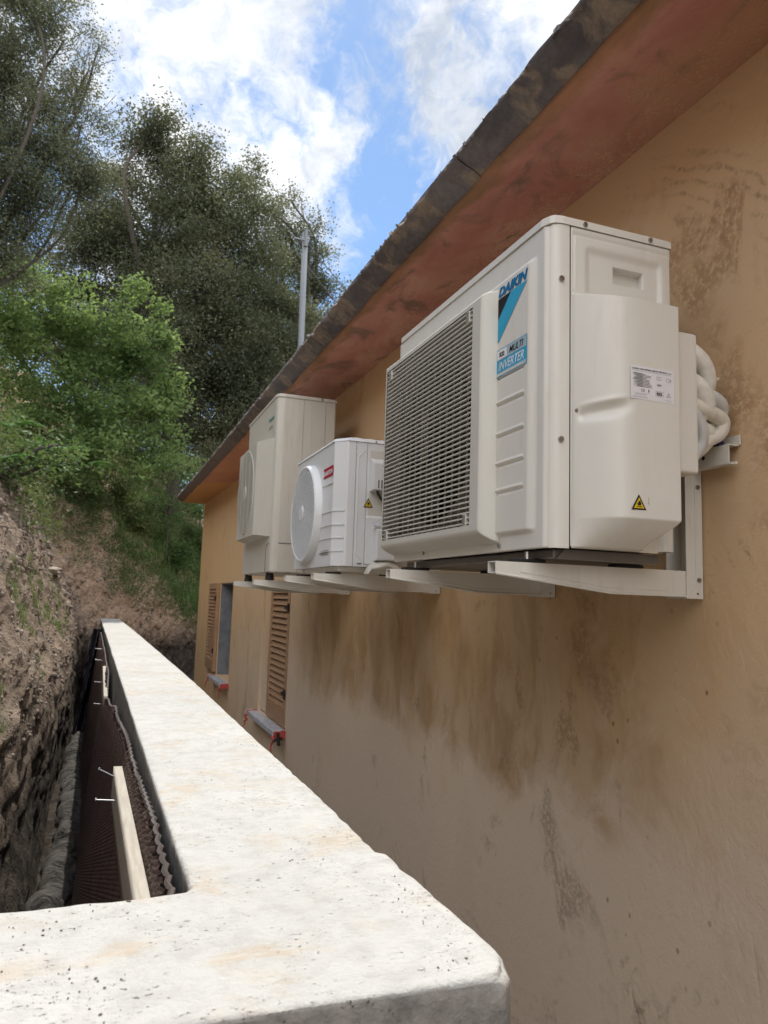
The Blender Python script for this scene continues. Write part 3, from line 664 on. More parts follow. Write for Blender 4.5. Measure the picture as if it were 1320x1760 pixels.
for k in range(NS):
    zc = .188+k*(.712-.188)/(NS-1)
    prism(bm, [(.7985, zc-.0017), (.7985, zc+.0009), (.8000, zc+.0018), (.8085, zc+.0020), (.8085, zc-.0004), (.8000, zc-.0024)], 'y', 1.558, 2.1475)
obj('slats', bm, 'grille_plastic', gf, False)
bm = BM()
for k in range(14): y = 1.606+k*.0405; box(bm, .8087, .8125, y-.0014, y+.0014, .182, .716)
for k in (0, 1, 2): y = 1.845+k*.0135+.01; box(bm, .8087, .8115, y-.0012, y+.0012, .38, .53)
obj('grille_bars', bm, 'grille_plastic', gf)
for y, z in ((1.590, .196), (1.590, .700), (2.118, .197), (2.118, .698)):
    bm = BM(); box(bm, .7965, .813, y-.009, y+.009, z-.0145, z+.0145, .001); c_ = obj('clip', bm, 'grille_plastic', gf)
    bm = BM(); box(bm, .7955, .7964, y-.0062, y+.0062, z-.012, z+.012); obj('clip_slot', bm, 'shroud_grey', c_)
# shroud with fan behind the grille
bm = BM(); n = 64; yc, zc, rad = 1.87, .448, .235
ring = [bm.verts.new((.842, yc+rad*math.cos(2*math.pi*i/n), zc+rad*math.sin(2*math.pi*i/n))) for i in range(n)]
def onrect(a):
    c, s_ = math.cos(a), math.sin(a); k = min(((2.15 if c > 0 else 1.562)-yc)/c if abs(c) > 1e-6 else 9, ((.717 if s_ > 0 else .181)-zc)/s_ if abs(s_) > 1e-6 else 9); return (.842, yc+k*c, zc+k*s_)
outr = [bm.verts.new(onrect(2*math.pi*i/n)) for i in range(n)]; inr = [bm.verts.new((.90, yc+rad*.97*math.cos(2*math.pi*i/n), zc+rad*.97*math.sin(2*math.pi*i/n))) for i in range(n)]
for i in range(n): j = (i+1) % n; bm.faces.new((ring[i], ring[j], outr[j], outr[i])); bm.faces.new((inr[i], inr[j], ring[j], ring[i]))
obj('fan_shroud', bm, 'shroud_grey', u)
bm = BM(); cyl(bm, (.852, yc, zc), 'x', .228, .004, 48); obj('fan_well', bm, 'dark_void', u)
bm = BM(); cyl(bm, (.838, yc, zc), 'x', .045, .022, 24, .04)
for k in range(3):
    A = k*2*math.pi/3+.5; n1, n2 = 10, 8; P = np.zeros((n1, n2, 3))
    for i in range(n1):
        for j in range(n2):
            rad_ = .04+i/(n1-1)*.175; a = A+(j/(n2-1)-.5)*1.25+.5*i/n1; P[i, j] = (.833+.014*(j/(n2-1)), yc+rad_*math.cos(a), zc+rad_*math.sin(a))
    me = gridmesh(P); bm.from_mesh(me); bpy.data.meshes.remove(me)
obj('fan', bm, 'fan_plastic', u, True)
# letters and stickers on the front
uy_ = (0, -1, 0); XL = F1-.0112
lettering('brand_letters', 'DAIKIN', 'ink_blue', u, (XL, 1.503, .7205), uy_, uz, .131, .024, .28, .055)
tri = decal('brand_triangle', [[(XL, 1.503, .7175), (XL, 1.443, .7175), (XL, 1.503, .667)]], 'ink_black', u)
decal('brand_band', [[(XL, 1.443, .7175), (XL, 1.374, .7175), (XL, 1.503, .610), (XL, 1.503, .667)]], 'ink_cyan', u)
st = decal('inverter_sticker', [quadX(XL, 1.506, 1.373, .5255, .593)], 'ink_cyan', u)
decal('pale_panel', [quadX(XL-.0004, 1.5045, 1.3745, .566, .5915), quadX(XL-.0004, 1.5045, 1.3745, .5270, .5365)], 'ink_pale_blue', st)
decal('white_panel', [quadX(XL-.0008, 1.5035, 1.459, .5675, .590)], 'ivory_paint' if False else 'label_paper', st)
lettering('refrigerant_mark', 'R32', 'ink_black', st, (XL-.0012, 1.4925, .5725), uy_, uz, .023, .0115, .1, .05)
lettering('sticker_word', 'MULTI', 'ink_black', st, (XL-.0010, 1.448, .5705), uy_, uz, .062, .0155, .3, .015)
lettering('sticker_word', 'INVERTER', 'ink_white', st, (XL-.0004, 1.497, .5405), uy_, uz, .112, .0205, .3, .008)
bm = BM(); box(bm, .875, 1.15, 1.33, 2.13, .0985, .118, .004); prism(bm, [(.88, .098), (1.14, .098), (1.12, .118), (.90, .118)], 'y', 1.325, 1.33); obj('base_tray', bm, 'base_tray', u)
for Y in (1.40, 2.015):
    for X in (.855, 1.115):
        bm = BM(); box(bm, X-.04, X+.04, Y-.014, Y+.014, .0905, .098, .003); f_ = obj('foot_pad', bm, 'black_rubber', u)
        bm = BM(); cyl(bm, (X, Y, .106), 'z', .0055, .016, 8); obj('nut', bm, 'screw_metal', f_)

# ------------------------------------------------------------------ coil of insulated pipe between the big unit and the wall
cb = thing('pipe_coil', 'coil of white insulated pipe and ribbed hose stuffed behind the nearest outdoor unit', 'pipe coil', (1.24, 1.36, .35))
def coil(name, px, Y, r, m, rib=0.0, n=40):
    P = [onY(x, y, Y+dy) for x, y, dy in px]
    bm = BM(); tube(bm, spline(P, n), r, 14, True, rib); obj(name, bm, m, cb, True)
coil('insulated_pipe', [(1165,598,.02),(1188,608,0),(1208,632,0),(1213,662,.01),(1195,690,.03),(1165,700,.04)], 1.285, .0225, 'foam_white')
coil('insulated_pipe', [(1160,640,0),(1185,655,-.01),(1204,672,-.01),(1212,700,0),(1190,720,.02)], 1.27, .0215, 'foam_white')
coil('ribbed_hose', [(1165,672,0),(1195,676,0),(1222,684,0),(1238,700,.01),(1232,722,.02),(1200,735,.04),(1170,735,.04)], 1.268, .0165, 'corrugated_hose', .09, 110)
coil('insulated_pipe', [(1160,686,.0),(1190,696,0),(1218,708,0),(1240,724,.01),(1236,744,.015),(1214,757,.02),(1185,772,.02),(1165,790,.03)], 1.268, .0175, 'foam_cream')
coil('ribbed_hose', [(1170,700,.0),(1192,714,0),(1204,738,0),(1202,762,.005),(1188,784,.01),(1165,800,.02)], 1.262, .0165, 'corrugated_hose', .08, 100)
coil('insulated_pipe', [(1165,720,0),(1195,735,0),(1216,745,0),(1206,765,.01),(1180,785,.01)], 1.29, .020, 'foam_cream')
bm = BM(); P = onY(1222, 655, 1.29); tube(bm, [P, onY(1230, 652, 1.29), onY(1236, 651, 1.29)], [.009, .005, .002], 6); obj('tape_end', bm, 'foam_white', cb)

# ------------------------------------------------------------------ small unit with round grille
u = thing('outdoor_unit', 'smallest air conditioning outdoor unit, white with a round fan grille and a red badge', 'outdoor unit', (1.0, 3.1, .10), g)
Y0, Y1, F1, B1, Z0, Z1 = 2.76, 3.42, .83, 1.135, .128, .622
bm = BM(); body_shell(bm, F1, B1, Y0, Y1, Z0, Z1, [(F1, Y0+.052), (F1+.004, Y0+.046), (F1+.038, Y0+.004), (F1+.045, Y0)]); bo = obj('body', bm, 'white_paint', u)
bm = BM(); prism(bm, [(F1-.005, Y0+.055), (F1+.042, Y0-.004), (B1+.004, Y0-.004), (B1+.004, Y1+.004), (F1-.005, Y1+.004)], 'z', Z1+.001, Z1+.016)
top = [v for v in bm.verts if v.co.z > Z1+.01]
for v in top: v.co.x += .012*(1 if v.co.x < 1 else -1); v.co.y += .012*(1 if v.co.y < 3 else -1)
for x in (.90, .955, 1.01, 1.065): box(bm, x, x+.03, Y0+.02, Y1-.03, Z1+.014, Z1+.021, .003)
obj('lid', bm, 'white_paint', u)
bm = BM(); cyc, czc = 3.168, .364
def lathe_x(bm, prof, yc, zc, n=56):
    rings = [[bm.verts.new((x, yc+r*math.cos(2*math.pi*i/n), zc+r*math.sin(2*math.pi*i/n))) for i in range(n)] for x, r in prof]
    for a, b_ in zip(rings, rings[1:]):
        for i in range(n): bm.faces.new((a[i], a[(i+1) % n], b_[(i+1) % n], b_[i]))
lathe_x(bm, [(.8295, .217), (.818, .216), (.803, .212), (.798, .208), (.7965, .204), (.7965, .200), (.801, .197), (.826, .195)], cyc, czc)
rim = obj('grille_rim', bm, 'white_paint', u, True)
def round_slats(bm, yc, zc, rad, X, pitch, th, ang, dep=.006):
    n = int(2*rad/pitch); c, s_ = math.cos(ang), math.sin(ang)
    for k in range(n+1):
        o = -rad+k*pitch+pitch*.3
        if abs(o) >= rad*.985: continue
        L = math.sqrt(rad*rad-o*o)
        b_ = bmesh.new(); bmesh.ops.create_cube(b_, size=1)
        for v in b_.verts: v.co = Vector((X+v.co.x*dep, yc+c*v.co.y*2*L-s_*(o+v.co.z*th), zc+s_*v.co.y*2*L+c*(o+v.co.z*th)))
        merge(bm, b_)
bm = BM(); round_slats(bm, cyc, czc, .198, .8010, .0096, .0050, R(19)); obj('slats', bm, 'white_paint', rim)
bm = BM(); cyl(bm, (.798, cyc+.010, czc+.004), 'x', .034, .010, 32, .034); bmesh.ops.bevel(bm, geom=[e for e in bm.edges if len(e.link_faces) == 2 and len(max(e.link_faces, key=lambda f: len(f.verts)).verts) > 8], offset=.003, segments=2, affect='EDGES'); obj('hub_cap', bm, 'white_paint', rim)
bm = BM(); cyl(bm, (.820, cyc, czc), 'x', .194, .004, 48); obj('fan_well', bm, 'shroud_grey', u)
XL = F1-.0015
bd = decal('badge', [quadX(XL, 2.953, 2.815, .489, .531)], 'ink_red', u)
lettering('badge_word', 'ARISTON', 'ink_white', bd, (XL-.001, 2.932, .499), uy_, uz, .110, .019, .1, .03)
lettering('badge_symbol', 'a', 'ink_white', bd, (XL-.001, 2.950, .497), uy_, uz, .017, .024, 0, .03)
lettering('badge_word', 'INVERTER', 'ink_grey', u, (XL, 2.960, .172), uy_, uz, .115, .020, .25, .01)
for z in (.345, .290, .238, .186, .458):
    bm = BM()
    n_ = 2.978 if z < .4 else 2.96
    box(bm, F1-.004, F1+.002, Y0+.050, n_, z-.0018, z+.0018, .001)
    if z < .4: prism(bm, [(F1-.004, Y0+.050), (F1+.034, Y0+.003), (F1+.038, Y0+.006), (F1+.001, Y0+.052)], 'z', z-.0018, z+.0018)
    obj('pressed_rib', bm, 'white_paint', u)
bm = BM(); box(bm, .904, .9055, Y0-.0008, Y0+.001, Z0, Z1); box(bm, .950, .9512, Y0-.0008, Y0+.001, Z0, Z1); obj('seam', bm, 'ink_grey', u)
bm = BM(); tube(bm, [(.940, Y0, .590), (.915, Y0, .560), (.915, Y0, .180), (.940, Y0, .150)], .0025, 6); obj('pressed_line', bm, 'white_paint', u)
bm = BM(); box(bm, .963, B1-.01, Y0-.0012, Y0+.002, .30, .592); obj('terminal_recess', bm, 'grille_plastic', u)
bm = BM(); prism(bm, [(Y0-.001, .560), (Y0-.045, .535), (Y0-.045, .430), (Y0-.001, .425)], 'x', .965, B1-.03, .003); tb = obj('terminal_cover', bm, 'white_paint', u)
bm = BM()
for k in range(9): box(bm, .985+k*.013, .989+k*.013, Y0-.0462, Y0-.044, .436, .468)
obj('vent_slots', bm, 'ink_black', tb); screws([(.972, Y0-.03, .46)], 'y', tb, .005)
bm = BM(); tube(bm, spline([(.99, Y0-.02, .43), (1.0, Y0-.025, .405), (1.03, Y0-.03, .375), (1.08, Y0-.03, .36)], 20), .006, 8); obj('cable', bm, 'black_rubber', u)
warning(u, Y0-.0025, .941, .980, .362, .400)
bm = BM(); prism(bm, [(Y0-.001, .330), (Y0-.008, .322), (Y0-.008, .140), (Y0-.001, .135)], 'x', .952, B1-.02, .002); lp = obj('valve_plate', bm, 'white_paint', u)
bm = BM(); prism(bm, [(Y0-.008, .300), (Y0-.05, .270), (Y0-.05, .155), (Y0-.008, .150)], 'x', .985, B1-.03, .004); obj('valve_cover', bm, 'white_paint', u)
bm = BM(); cyl(bm, (.99, Y0-.035, .288), 'x', .012, .03, 12); tube(bm, [(1.0, Y0-.035, .288), (1.05, Y0-.05, .282)], .011, 10); obj('valve', bm, 'plastic_film', u)
screws([(.925, Y0-.002, .140), (.932, Y0-.002, .140), (.939, Y0-.002, .140), (.985, Y0-.005, Z1+.006)], 'y', u, .003)
bm = BM(); P = []
rag = np.zeros((14, 12, 3))
for i in range(14):
    for j in range(12):
        rag[i, j] = (.955+.15*j/11, Y0-.02-.035*math.sin(i*.3), .100+.075*i/13*(math.sin(j/11*math.pi)**.5))
rag[..., 1] += fbm(rag, 30, 3)*.03; rag[..., 2] += fbm(rag+5, 25, 3)*.01
link('crumpled_wrap', gridmesh(rag), 'grille_plastic', u, True)
bm = BM(); box(bm, .86, 1.12, 2.80, 3.36, .108, .128, .004); obj('base_tray', bm, 'ivory_paint', u)
for Y in (2.866, 3.34):
    for X in (.86, 1.09):
        bm = BM(); box(bm, X-.03, X+.03, Y-.013, Y+.013, .0985, .106, .002); f_ = obj('foot_pad', bm, 'black_rubber', u)
        bm = BM(); cyl(bm, (X, Y-.004, .114), 'z', .007, .014, 8); obj('nut', bm, 'ivory_paint', f_)

# ------------------------------------------------------------------ tall aged unit
u = thing('outdoor_unit', 'tallest outdoor unit, aged grey-ivory with stained bottom, farthest along the wall', 'outdoor unit', (1.0, 4.4, .10), g)
Y0, Y1, F1, B1, Z0, Z1 = 3.95, 4.80, .83, 1.165, .135, 1.095
bm = BM(); body_shell(bm, F1, B1, Y0, Y1, Z0, Z1, [(F1, Y0+.04), (F1+.003, Y0+.022), (F1+.010, Y0+.010), (F1+.022, Y0+.003), (F1+.04, Y0)]); bo = obj('body', bm, 'aged_paint', u)
bm = BM(); body_shell(bm, F1-.005, B1+.005, Y0-.005, Y1+.005, Z1+.001, Z1+.020, [(F1-.005, Y0+.04), (F1, Y0+.015), (F1+.012, Y0), (F1+.04, Y0-.005)])
bmesh.ops.bevel(bm, geom=[e for e in bm.edges if abs(e.verts[0].co.z-e.verts[1].co.z) < 1e-6 and e.verts[0].co.z > Z1+.01], offset=.006, segments=3, affect='EDGES'); lid = obj('lid', bm, 'aged_paint', u)
screws([(1.08, Y0-.007, Z1+.01)], 'y', lid, .006)
bm = BM(); hp = [(F1+.001, 3.985), (.772, 4.105), (.762, 4.125), (.760, 4.15), (.760, 4.665), (.768, 4.685), (F1+.001, 4.695)]
prism(bm, hp, 'z', .325, .872)
for v in bm.verts:
    if v.co.z < .4 and v.co.x < .8: v.co.z += .014
    if v.co.z > .8 and v.co.x < .8: v.co.z -= .006
hs = obj('grille_housing', bm, 'aged_paint', u)
bm = BM(); lathe_x(bm, [(.7605, .258), (.7572, .255), (.7565, .250), (.7590, .246)], 4.408, .602, 64); rim = obj('grille_rim', bm, 'aged_paint', hs, True)
bm = BM(); cyl(bm, (.7590, 4.408, .602), 'x', .246, .002, 48); obj('fan_well', bm, 'shroud_grey', hs)
bm = BM(); round_slats(bm, 4.408, .602, .248, .7575, .012, .0075, 0, .003)
for k in range(5): box(bm, .7550, .7562, 4.408-.24+k*.12-.002, 4.408-.24+k*.12+.002, .602-math.sqrt(max(.0, .248**2-(k*.12-.24)**2)), .602+math.sqrt(max(0, .248**2-(k*.12-.24)**2)))
obj('slats', bm, 'aged_paint', rim)
bm = BM(); cyl(bm, (.7545, 4.408, .602), 'x', .045, .006, 24); obj('hub_cap', bm, 'aged_paint', rim)
bm = BM(); box(bm, .979, .9805, Y0-.001, Y0+.001, Z0, Z1); box(bm, 1.105, 1.1062, Y0-.001, Y0+.001, Z0, Z1); box(bm, F1+.04, .979, Y0-.0015, Y0+.001, .286, .291)
tube(bm, [(F1-.001, Y0+.045, .288), (F1-.001, Y0+.09, .284), (F1-.001, Y0+.115, .262), (F1-.001, Y0+.12, .215), (F1-.001, Y0+.12, Z0)], .0022, 5); obj('seam', bm, 'ink_grey', u)
bm = BM(); tube(bm, [(1.02, Y0, Z1-.03), (1.02, Y0, .20)], .002, 6); obj('pressed_line', bm, 'aged_paint', u)
XL = F1-.0012
lettering('brand_letters', 'Panasonic', 'ink_teal', u, (XL, 4.150, .985), uy_, uz, .135, .024, 0, .02)
lettering('model_word', 'INVERTER', 'ink_grey', u, (XL, 4.150, .940), uy_, uz, .100, .016, .2, .01)
decal('grey_sticker', [quadX(XL, 4.075, 4.045, .645, .682)], 'ink_grey', u); decal('orange_sticker', [quadX(XL, 4.040, 4.000, .560, .610)], 'ink_orange', u)
decal('small_print', [quadX(XL, 4.120, 4.105, .42+k*.012, .426+k*.012) for k in range(4)]+[quadX(XL, 4.15, 4.128, .40+k*.010, .403+k*.010) for k in range(3)], 'ink_grey', u)
for Y in (4.08, 4.72):
    for X in (.86, 1.12):
        bm = BM(); cyl(bm, (X, Y, .112), 'z', .026, .042, 20, .020); obj('rubber_foot', bm, 'black_rubber', u)
bm = BM(); box(bm, .85, 1.15, 3.97, 4.78, .130, .136); obj('base_tray', bm, 'ivory_paint', u)

# ------------------------------------------------------------------ ground and the cut bank rising to the wooded hill
q = BM(); n = 48
cen = q.verts.new((0, 0, -2.35)); ringv = [q.verts.new((600*math.cos(2*math.pi*i/n), 600*math.sin(2*math.pi*i/n), -2.35)) for i in range(n)]
for i in range(n): q.faces.new((cen, ringv[i], ringv[(i+1) % n]))
tag(obj('ground', q, 'yard_ground'), None, None, None, 'structure')

FOOT = [(-.20, -6, -1.4), (-.20, -1, -1.4), (-.20, 3, -1.4), (-.20, 6, -1.4), (-.16, 8.8, -1.42), (-.06, 10.4, -1.5), (.28, 11.8, -1.8), (.95, 13.2, -1.9), (1.7, 15.0, -1.7), (2.5, 18, -1.1), (3.6, 24, 0), (5.0, 34, 1.0), (7, 50, 2)]
foot = np.array([tuple(v) for v in spline(FOOT, 3000)])
seg = np.r_[0, np.cumsum(np.linalg.norm(np.diff(foot[:, :2], axis=0), axis=1))]
def sden(s_): y = np.interp(s_, seg, foot[:, 1]); return y
S = np.concatenate([np.linspace(0, 7.5, 20), np.linspace(7.5, 24.0, 700)[1:], np.linspace(24.0, seg[-1]-.01, 60)[1:]])
cx, cy, cz = (np.interp(S, seg, foot[:, k]) for k in range(3))
tx, ty = np.gradient(cx, S), np.gradient(cy, S); L_ = np.hypot(tx, ty); tx /= L_; ty /= L_
for _ in range(30):
    tx[1:-1] = (tx[:-2]+tx[1:-1]*2+tx[2:])/4; ty[1:-1] = (ty[:-2]+ty[1:-1]*2+ty[2:])/4
nx, ny = -ty, tx
PN = np.array([(-.30, 0), (0, 0), (.03, .45), (.06, .93), (.20, 1.32), (.40, 1.80), (.58, 2.25), (.82, 2.6), (1.25, 2.95), (2.1, 3.5), (4, 4.7), (9, 7.2), (20, 12.5), (50, 23)])
PF = np.array([(-12, .9), (0, 0.1), (.12, .6), (.32, 1.15), (.70, 1.75), (1.1, 2.3), (1.5, 2.75), (2.0, 3.3), (2.8, 4.0), (3.9, 4.9), (6, 6.3), (11, 8.6), (22, 13.5), (52, 24)])
kt = np.arange(len(PN)); T = np.concatenate([np.linspace(0, 1, 12), np.linspace(1, 8, 210)[1:], np.linspace(8, 10, 60)[1:], np.linspace(10, 13, 40)[1:]])
far = sstep(cy, 9.0, 12.0)[:, None]
d = np.interp(T, kt, PN[:, 0])[None]*(1-far)+np.interp(T, kt, PF[:, 0])[None]*far
h = np.interp(T, kt, PN[:, 1])[None]*(1-far)+np.interp(T, kt, PF[:, 1])[None]*far
BP = np.stack([cx[:, None]+nx[:, None]*d, cy[:, None]+ny[:, None]*d, cz[:, None]+h], -1)
amp = np.interp(T, kt, [.03, .05, .09, .10, .11, .12, .13, .14, .16, .2, .35, .6, 1.0, 1.5])[None]*(1+.9*far)
str_ = BP*np.array([1, .8, 1.0])
str2 = np.stack([BP[..., 0], BP[..., 1]*.8+BP[..., 2]*.45, BP[..., 2]*1.5-BP[..., 1]*.35], -1)
nz1 = 1.1*fbm(str_, 1.3, 3)+.42*fbm(str2*np.array([1, .6, 1.5])+3, 3.3, 5, True)+.16*fbm(str2+9, 16, 4)
nz2 = fbm(str_+50, 2.3, 4)+.5*fbm(str_+60, 9, 4)
sh = .35*np.abs((fbm(BP*np.array([.6, .6, 2.2])+20, 3.0, 3)))
BP = BP+np.stack([nx[:, None]*(nz1-sh)*amp, ny[:, None]*(nz1-sh)*amp, nz2*amp*.8], -1)
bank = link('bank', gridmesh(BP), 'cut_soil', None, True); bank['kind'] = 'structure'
GN = np.cross(np.gradient(BP, axis=0), np.gradient(BP, axis=1)); GN /= np.linalg.norm(GN, axis=-1, keepdims=True); GN *= np.sign(GN[..., 2:3]+1e-6)
cell = np.linalg.norm(np.cross(np.gradient(BP, axis=0), np.gradient(BP, axis=1)), axis=-1)
def pick(n, wgt):
    wgt = (wgt*cell).ravel(); wgt = wgt/wgt.sum(); i = RNG.choice(len(wgt), n, p=wgt); jit = RNG.normal(0, 1, (n, 3))
    return BP.reshape(-1, 3)[i], GN.reshape(-1, 3)[i], jit
def leaves(pos, size, up=.3, aspect=.45, rnd=None):
    """small folded leaves at pos"""
    n = len(pos); a = RNG.normal(0, 1, (n, 3)); a[:, 2] *= .7; a /= np.linalg.norm(a, axis=1, keepdims=True)
    nrm = RNG.normal(0, 1, (n, 3)); nrm[:, 2] += up*3; b_ = np.cross(a, nrm); b_ /= np.linalg.norm(b_, axis=1, keepdims=True)
    s_ = (size*RNG.uniform(.6, 1.3, n))[:, None]; c_ = np.cross(a, b_)
    V = np.stack([pos-a*s_*.5, pos+b_*s_*aspect*.5+c_*s_*.08, pos+a*s_*.5, pos-b_*s_*aspect*.5+c_*s_*.08], 1).reshape(-1, 3)
    F = np.arange(4*n).reshape(n, 4); return V, F, (RNG.uniform(0, 1, n) if rnd is None else rnd)
def leafobj(name, packs, m, parent=None):
    V = []; F = []; Rr = []; o = 0
    for v, f, r in packs: V.append(v); F.append(f+o); Rr.append(r); o += len(v)
    return link(name, rawmesh(np.concatenate(V), np.concatenate(F), np.concatenate(Rr)), m, parent)
inview = (BP[..., 1] > 2)*1.0
Zb = BP[..., 2]; Yb = BP[..., 1]; Xb = BP[..., 0]
edge = .95*(1-far)+(.65-.72*np.clip(Xb, -1.5, 3))*far+fbm(BP, 1.3, 4)*.8      # where the turf of the old slope begins
veg = sstep(Zb, edge-.15, edge+.35)
# scrub over the top of the cut and up the hill
near_ = inview*veg*(Zb < 6)
P1, N1, J1 = pick(16000, near_*np.exp(-np.clip(Zb-1.2, 0, 9)*.35)*(1/(1+(Yb/9)**2)))
pk = []
cl = np.repeat(P1+N1*np.abs(J1[:, :1])*.12, 9, 0); pk.append(leaves(cl+RNG.normal(0, .05, cl.shape)+np.array([0, 0, .05]), .026, .4, .5))
P2, N2, J2 = pick(15000, near_*(Yb > 9)*(Zb < 5)); cl = np.repeat(P2+N2*np.abs(J2[:, :1])*.22+np.array([0, 0, .1]), 8, 0); pk.append(leaves(cl+RNG.normal(0, .10, cl.shape), .045, .4, .5))
P4, N4, J4 = pick(9000, inview*(Yb > 6)*(Yb < 24)*(Xb < 3.5)*(np.abs(Zb-edge-.2) < .55)); cl = np.repeat(P4+N4*np.abs(J4[:, :1])*.10, 8, 0); pk.append(leaves(cl+RNG.normal(0, .07, cl.shape), .040, .2, .4))
P3, N3, J3 = pick(9000, inview*(Zb > 3)*(Yb > 12)*(Yb < 40)*1.0); cl = np.repeat(P3+np.abs(J3[:, :1])*np.array([0, 0, .9]), 7, 0); pk.append(leaves(cl+RNG.normal(0, .25, cl.shape), .13, .4, .55))
tag(leafobj('scrub', pk, 'scrub_leaf'), 'low brown-green scrub hanging over the top of the cut earth bank', 'scrub', None, 'stuff')
# grass: long blades
def blades(P, L, wd, lean=.35):
    n = len(P); a = RNG.uniform(0, 2*math.pi, n); dx = np.stack([np.cos(a), np.sin(a), 0*a], 1); ln = (L*RNG.uniform(.5, 1.3, n))[:, None]
    side_ = np.stack([-np.sin(a), np.cos(a), 0*a], 1)*wd*.5; lean_ = RNG.normal(0, lean, n)[:, None]
    m_ = P+dx*ln*lean_*.35+np.array([0, 0, 1])*ln*.55; t_ = P+dx*ln*lean_+np.array([0, 0, 1])*ln*(1-np.abs(lean_)*.6)
    V = np.stack([P-side_, P+side_, m_+side_*.7, m_-side_*.7, t_], 1).reshape(-1, 3); b0 = np.arange(n)[:, None]*5
    F = np.concatenate([b0+np.array([[0, 1, 2, 3]]), b0+np.array([[3, 2, 4, 4]])]); rr_ = RNG.uniform(0, 1, n)
    return V, F[:, :], np.r_[rr_, rr_]
def bladeobj(name, packs, m):
    V = []; F3 = []; Rr = []; o = 0
    for v, f, r in packs:
        quad = f[f[:, 2] != f[:, 3]] if False else f
        V.append(v); tri = np.concatenate([f[:, :3], f[f[:, 3] != f[:, 2]][:, [0, 2, 3]]]); rr_ = np.concatenate([r, r[:len(f[f[:, 3] != f[:, 2]])]])
        tri_ok = tri; F3.append(tri_ok+o); Rr.append(rr_); o += len(v)
    return link(name, rawmesh(np.concatenate(V), np.concatenate(F3), np.concatenate(Rr)), m)
def blades3(P, L, wd, lean=.35):
    V, F, r = blades(P, L, wd, lean); n = len(P); b0 = np.arange(n)[:, None]*5
    return V, np.concatenate([b0+np.array([[0, 1, 2]]), b0+np.array([[0, 2, 3]]), b0+np.array([[3, 2, 4]])]), np.tile(r[:n], 3)
pk = []
Pg, Ng, Jg = pick(420, inview*(Zb > -.5)*(Zb < 1.0)*(Yb < 9)*(fbm(BP, 1.1, 3) > .12)*(1-veg)*(1/(Yb**2))); cl = np.repeat(Pg, 12, 0)+RNG.normal(0, .012, (len(Pg)*12, 3))*np.array([1, 1, .3]); pk.append(blades3(cl, .075, .003, .6))
Pg, Ng, Jg = pick(5200, inview*veg*(Zb < 3)*(Yb > 3)*(1/Yb)); cl = np.repeat(Pg, 9, 0)+RNG.normal(0, .03, (len(Pg)*9, 3))*np.array([1, 1, .2]); pk.append(blades3(cl, .20, .006, .6))
Pg, Ng, Jg = pick(7000, inview*veg*(Xb > .1)*(Yb > 12.4)*(Yb < 22)*(Zb < 4.5)); cl = np.repeat(Pg, 14, 0)+RNG.normal(0, .12, (len(Pg)*14, 3))*np.array([1, 1, .2]); pk.append(blades3(cl, .20, .014, .8))
gr = link('grass', rawmesh(np.concatenate([p_[0] for p_ in pk]), np.concatenate([p_[1]+o for p_, o in zip(pk, np.cumsum([0]+[len(p_[0]) for p_ in pk]))]), np.concatenate([p_[2] for p_ in pk])), 'grass_blade')
tag(gr, 'green grass growing in tufts on the bank and thick beyond the house corner', 'grass', None, 'stuff')
# loose stones and clods
ico = bmesh.new(); bmesh.ops.create_icosphere(ico, subdivisions=1, radius=1); iv = np.array([v.co[:] for v in ico.verts]); iF = np.array([[v.index for v in f.verts] for f in ico.faces]); ico.free()
Ps, Ns, Js = pick(15000, inview*(1-veg)*(Yb < 15)*(Xb < 3)*(1/(1+(Yb/3)**2))*(Zb > -.65)); n = len(Ps)
r_ = (.002+.012*RNG.power(.25, n))*(Ps[:, 1]/5+.35); sc3 = RNG.uniform(.5, 1.2, (n, 1, 3))
V = iv[None]*sc3*r_[:, None, None]*(1+RNG.normal(0, .13, (n, 12, 1))) ; an = RNG.uniform(0, 6.28, n); c_, s_ = np.cos(an)[:, None], np.sin(an)[:, None]
V = np.stack([V[..., 0]*c_-V[..., 2]*s_, V[..., 1], V[..., 0]*s_+V[..., 2]*c_], -1)+Ps[:, None]
rk = np.repeat(RNG.uniform(0, 1, n), len(iF))
st_ = link('loose_stones', rawmesh(V.reshape(-1, 3), (iF[None]+(np.arange(n)*12)[:, None, None]).reshape(-1, 3), rk), 'loose_stone'); tag(st_, 'loose stones and clods of earth on the raw face of the bank', 'stones', None, 'stuff')
# roots and dry stems hanging out of the cut
bm = BM(); Pr, Nr, Jr = pick(420, inview*(np.abs(Zb-edge+.2) < .45)*(Yb < 15)*(Xb < 2)*(1/Yb)); rr = random.Random(4)
for p_, n_ in zip(Pr, Nr):
    p_ = Vector(p_)+Vector((.02, -.02, .02)); L = rr.uniform(.10, .34); dd = Vector((rr.uniform(-.2, .6), rr.uniform(-1, .6), rr.uniform(-1.0, .4))).normalized(); pts = [p_]
    for k in range(5): dd = (dd+Vector((rr.uniform(-.5, .5), rr.uniform(-.5, .5), rr.uniform(-.6, .3)))).normalized(); pts.append(pts[-1]+dd*L/5)
    r0 = rr.uniform(.0015, .005); tube(bm, spline(pts, 10), [r0*(1-.08*i) for i in range(10)], 4, False)
me = bpy.data.meshes.new('r'); bm.to_mesh(me); bm.free(); a = me.attributes.new('rnd', 'FLOAT', 'FACE'); a.data.foreach_set('value', np.repeat(RNG.uniform(0, 1, len(me.polygons)//36+1), 36)[:len(me.polygons)].astype(np.float32))
tag(link('roots', me, 'dry_twig'), 'thin grey roots and dry stems sticking out along the top of the cut', 'roots', None, 'stuff')
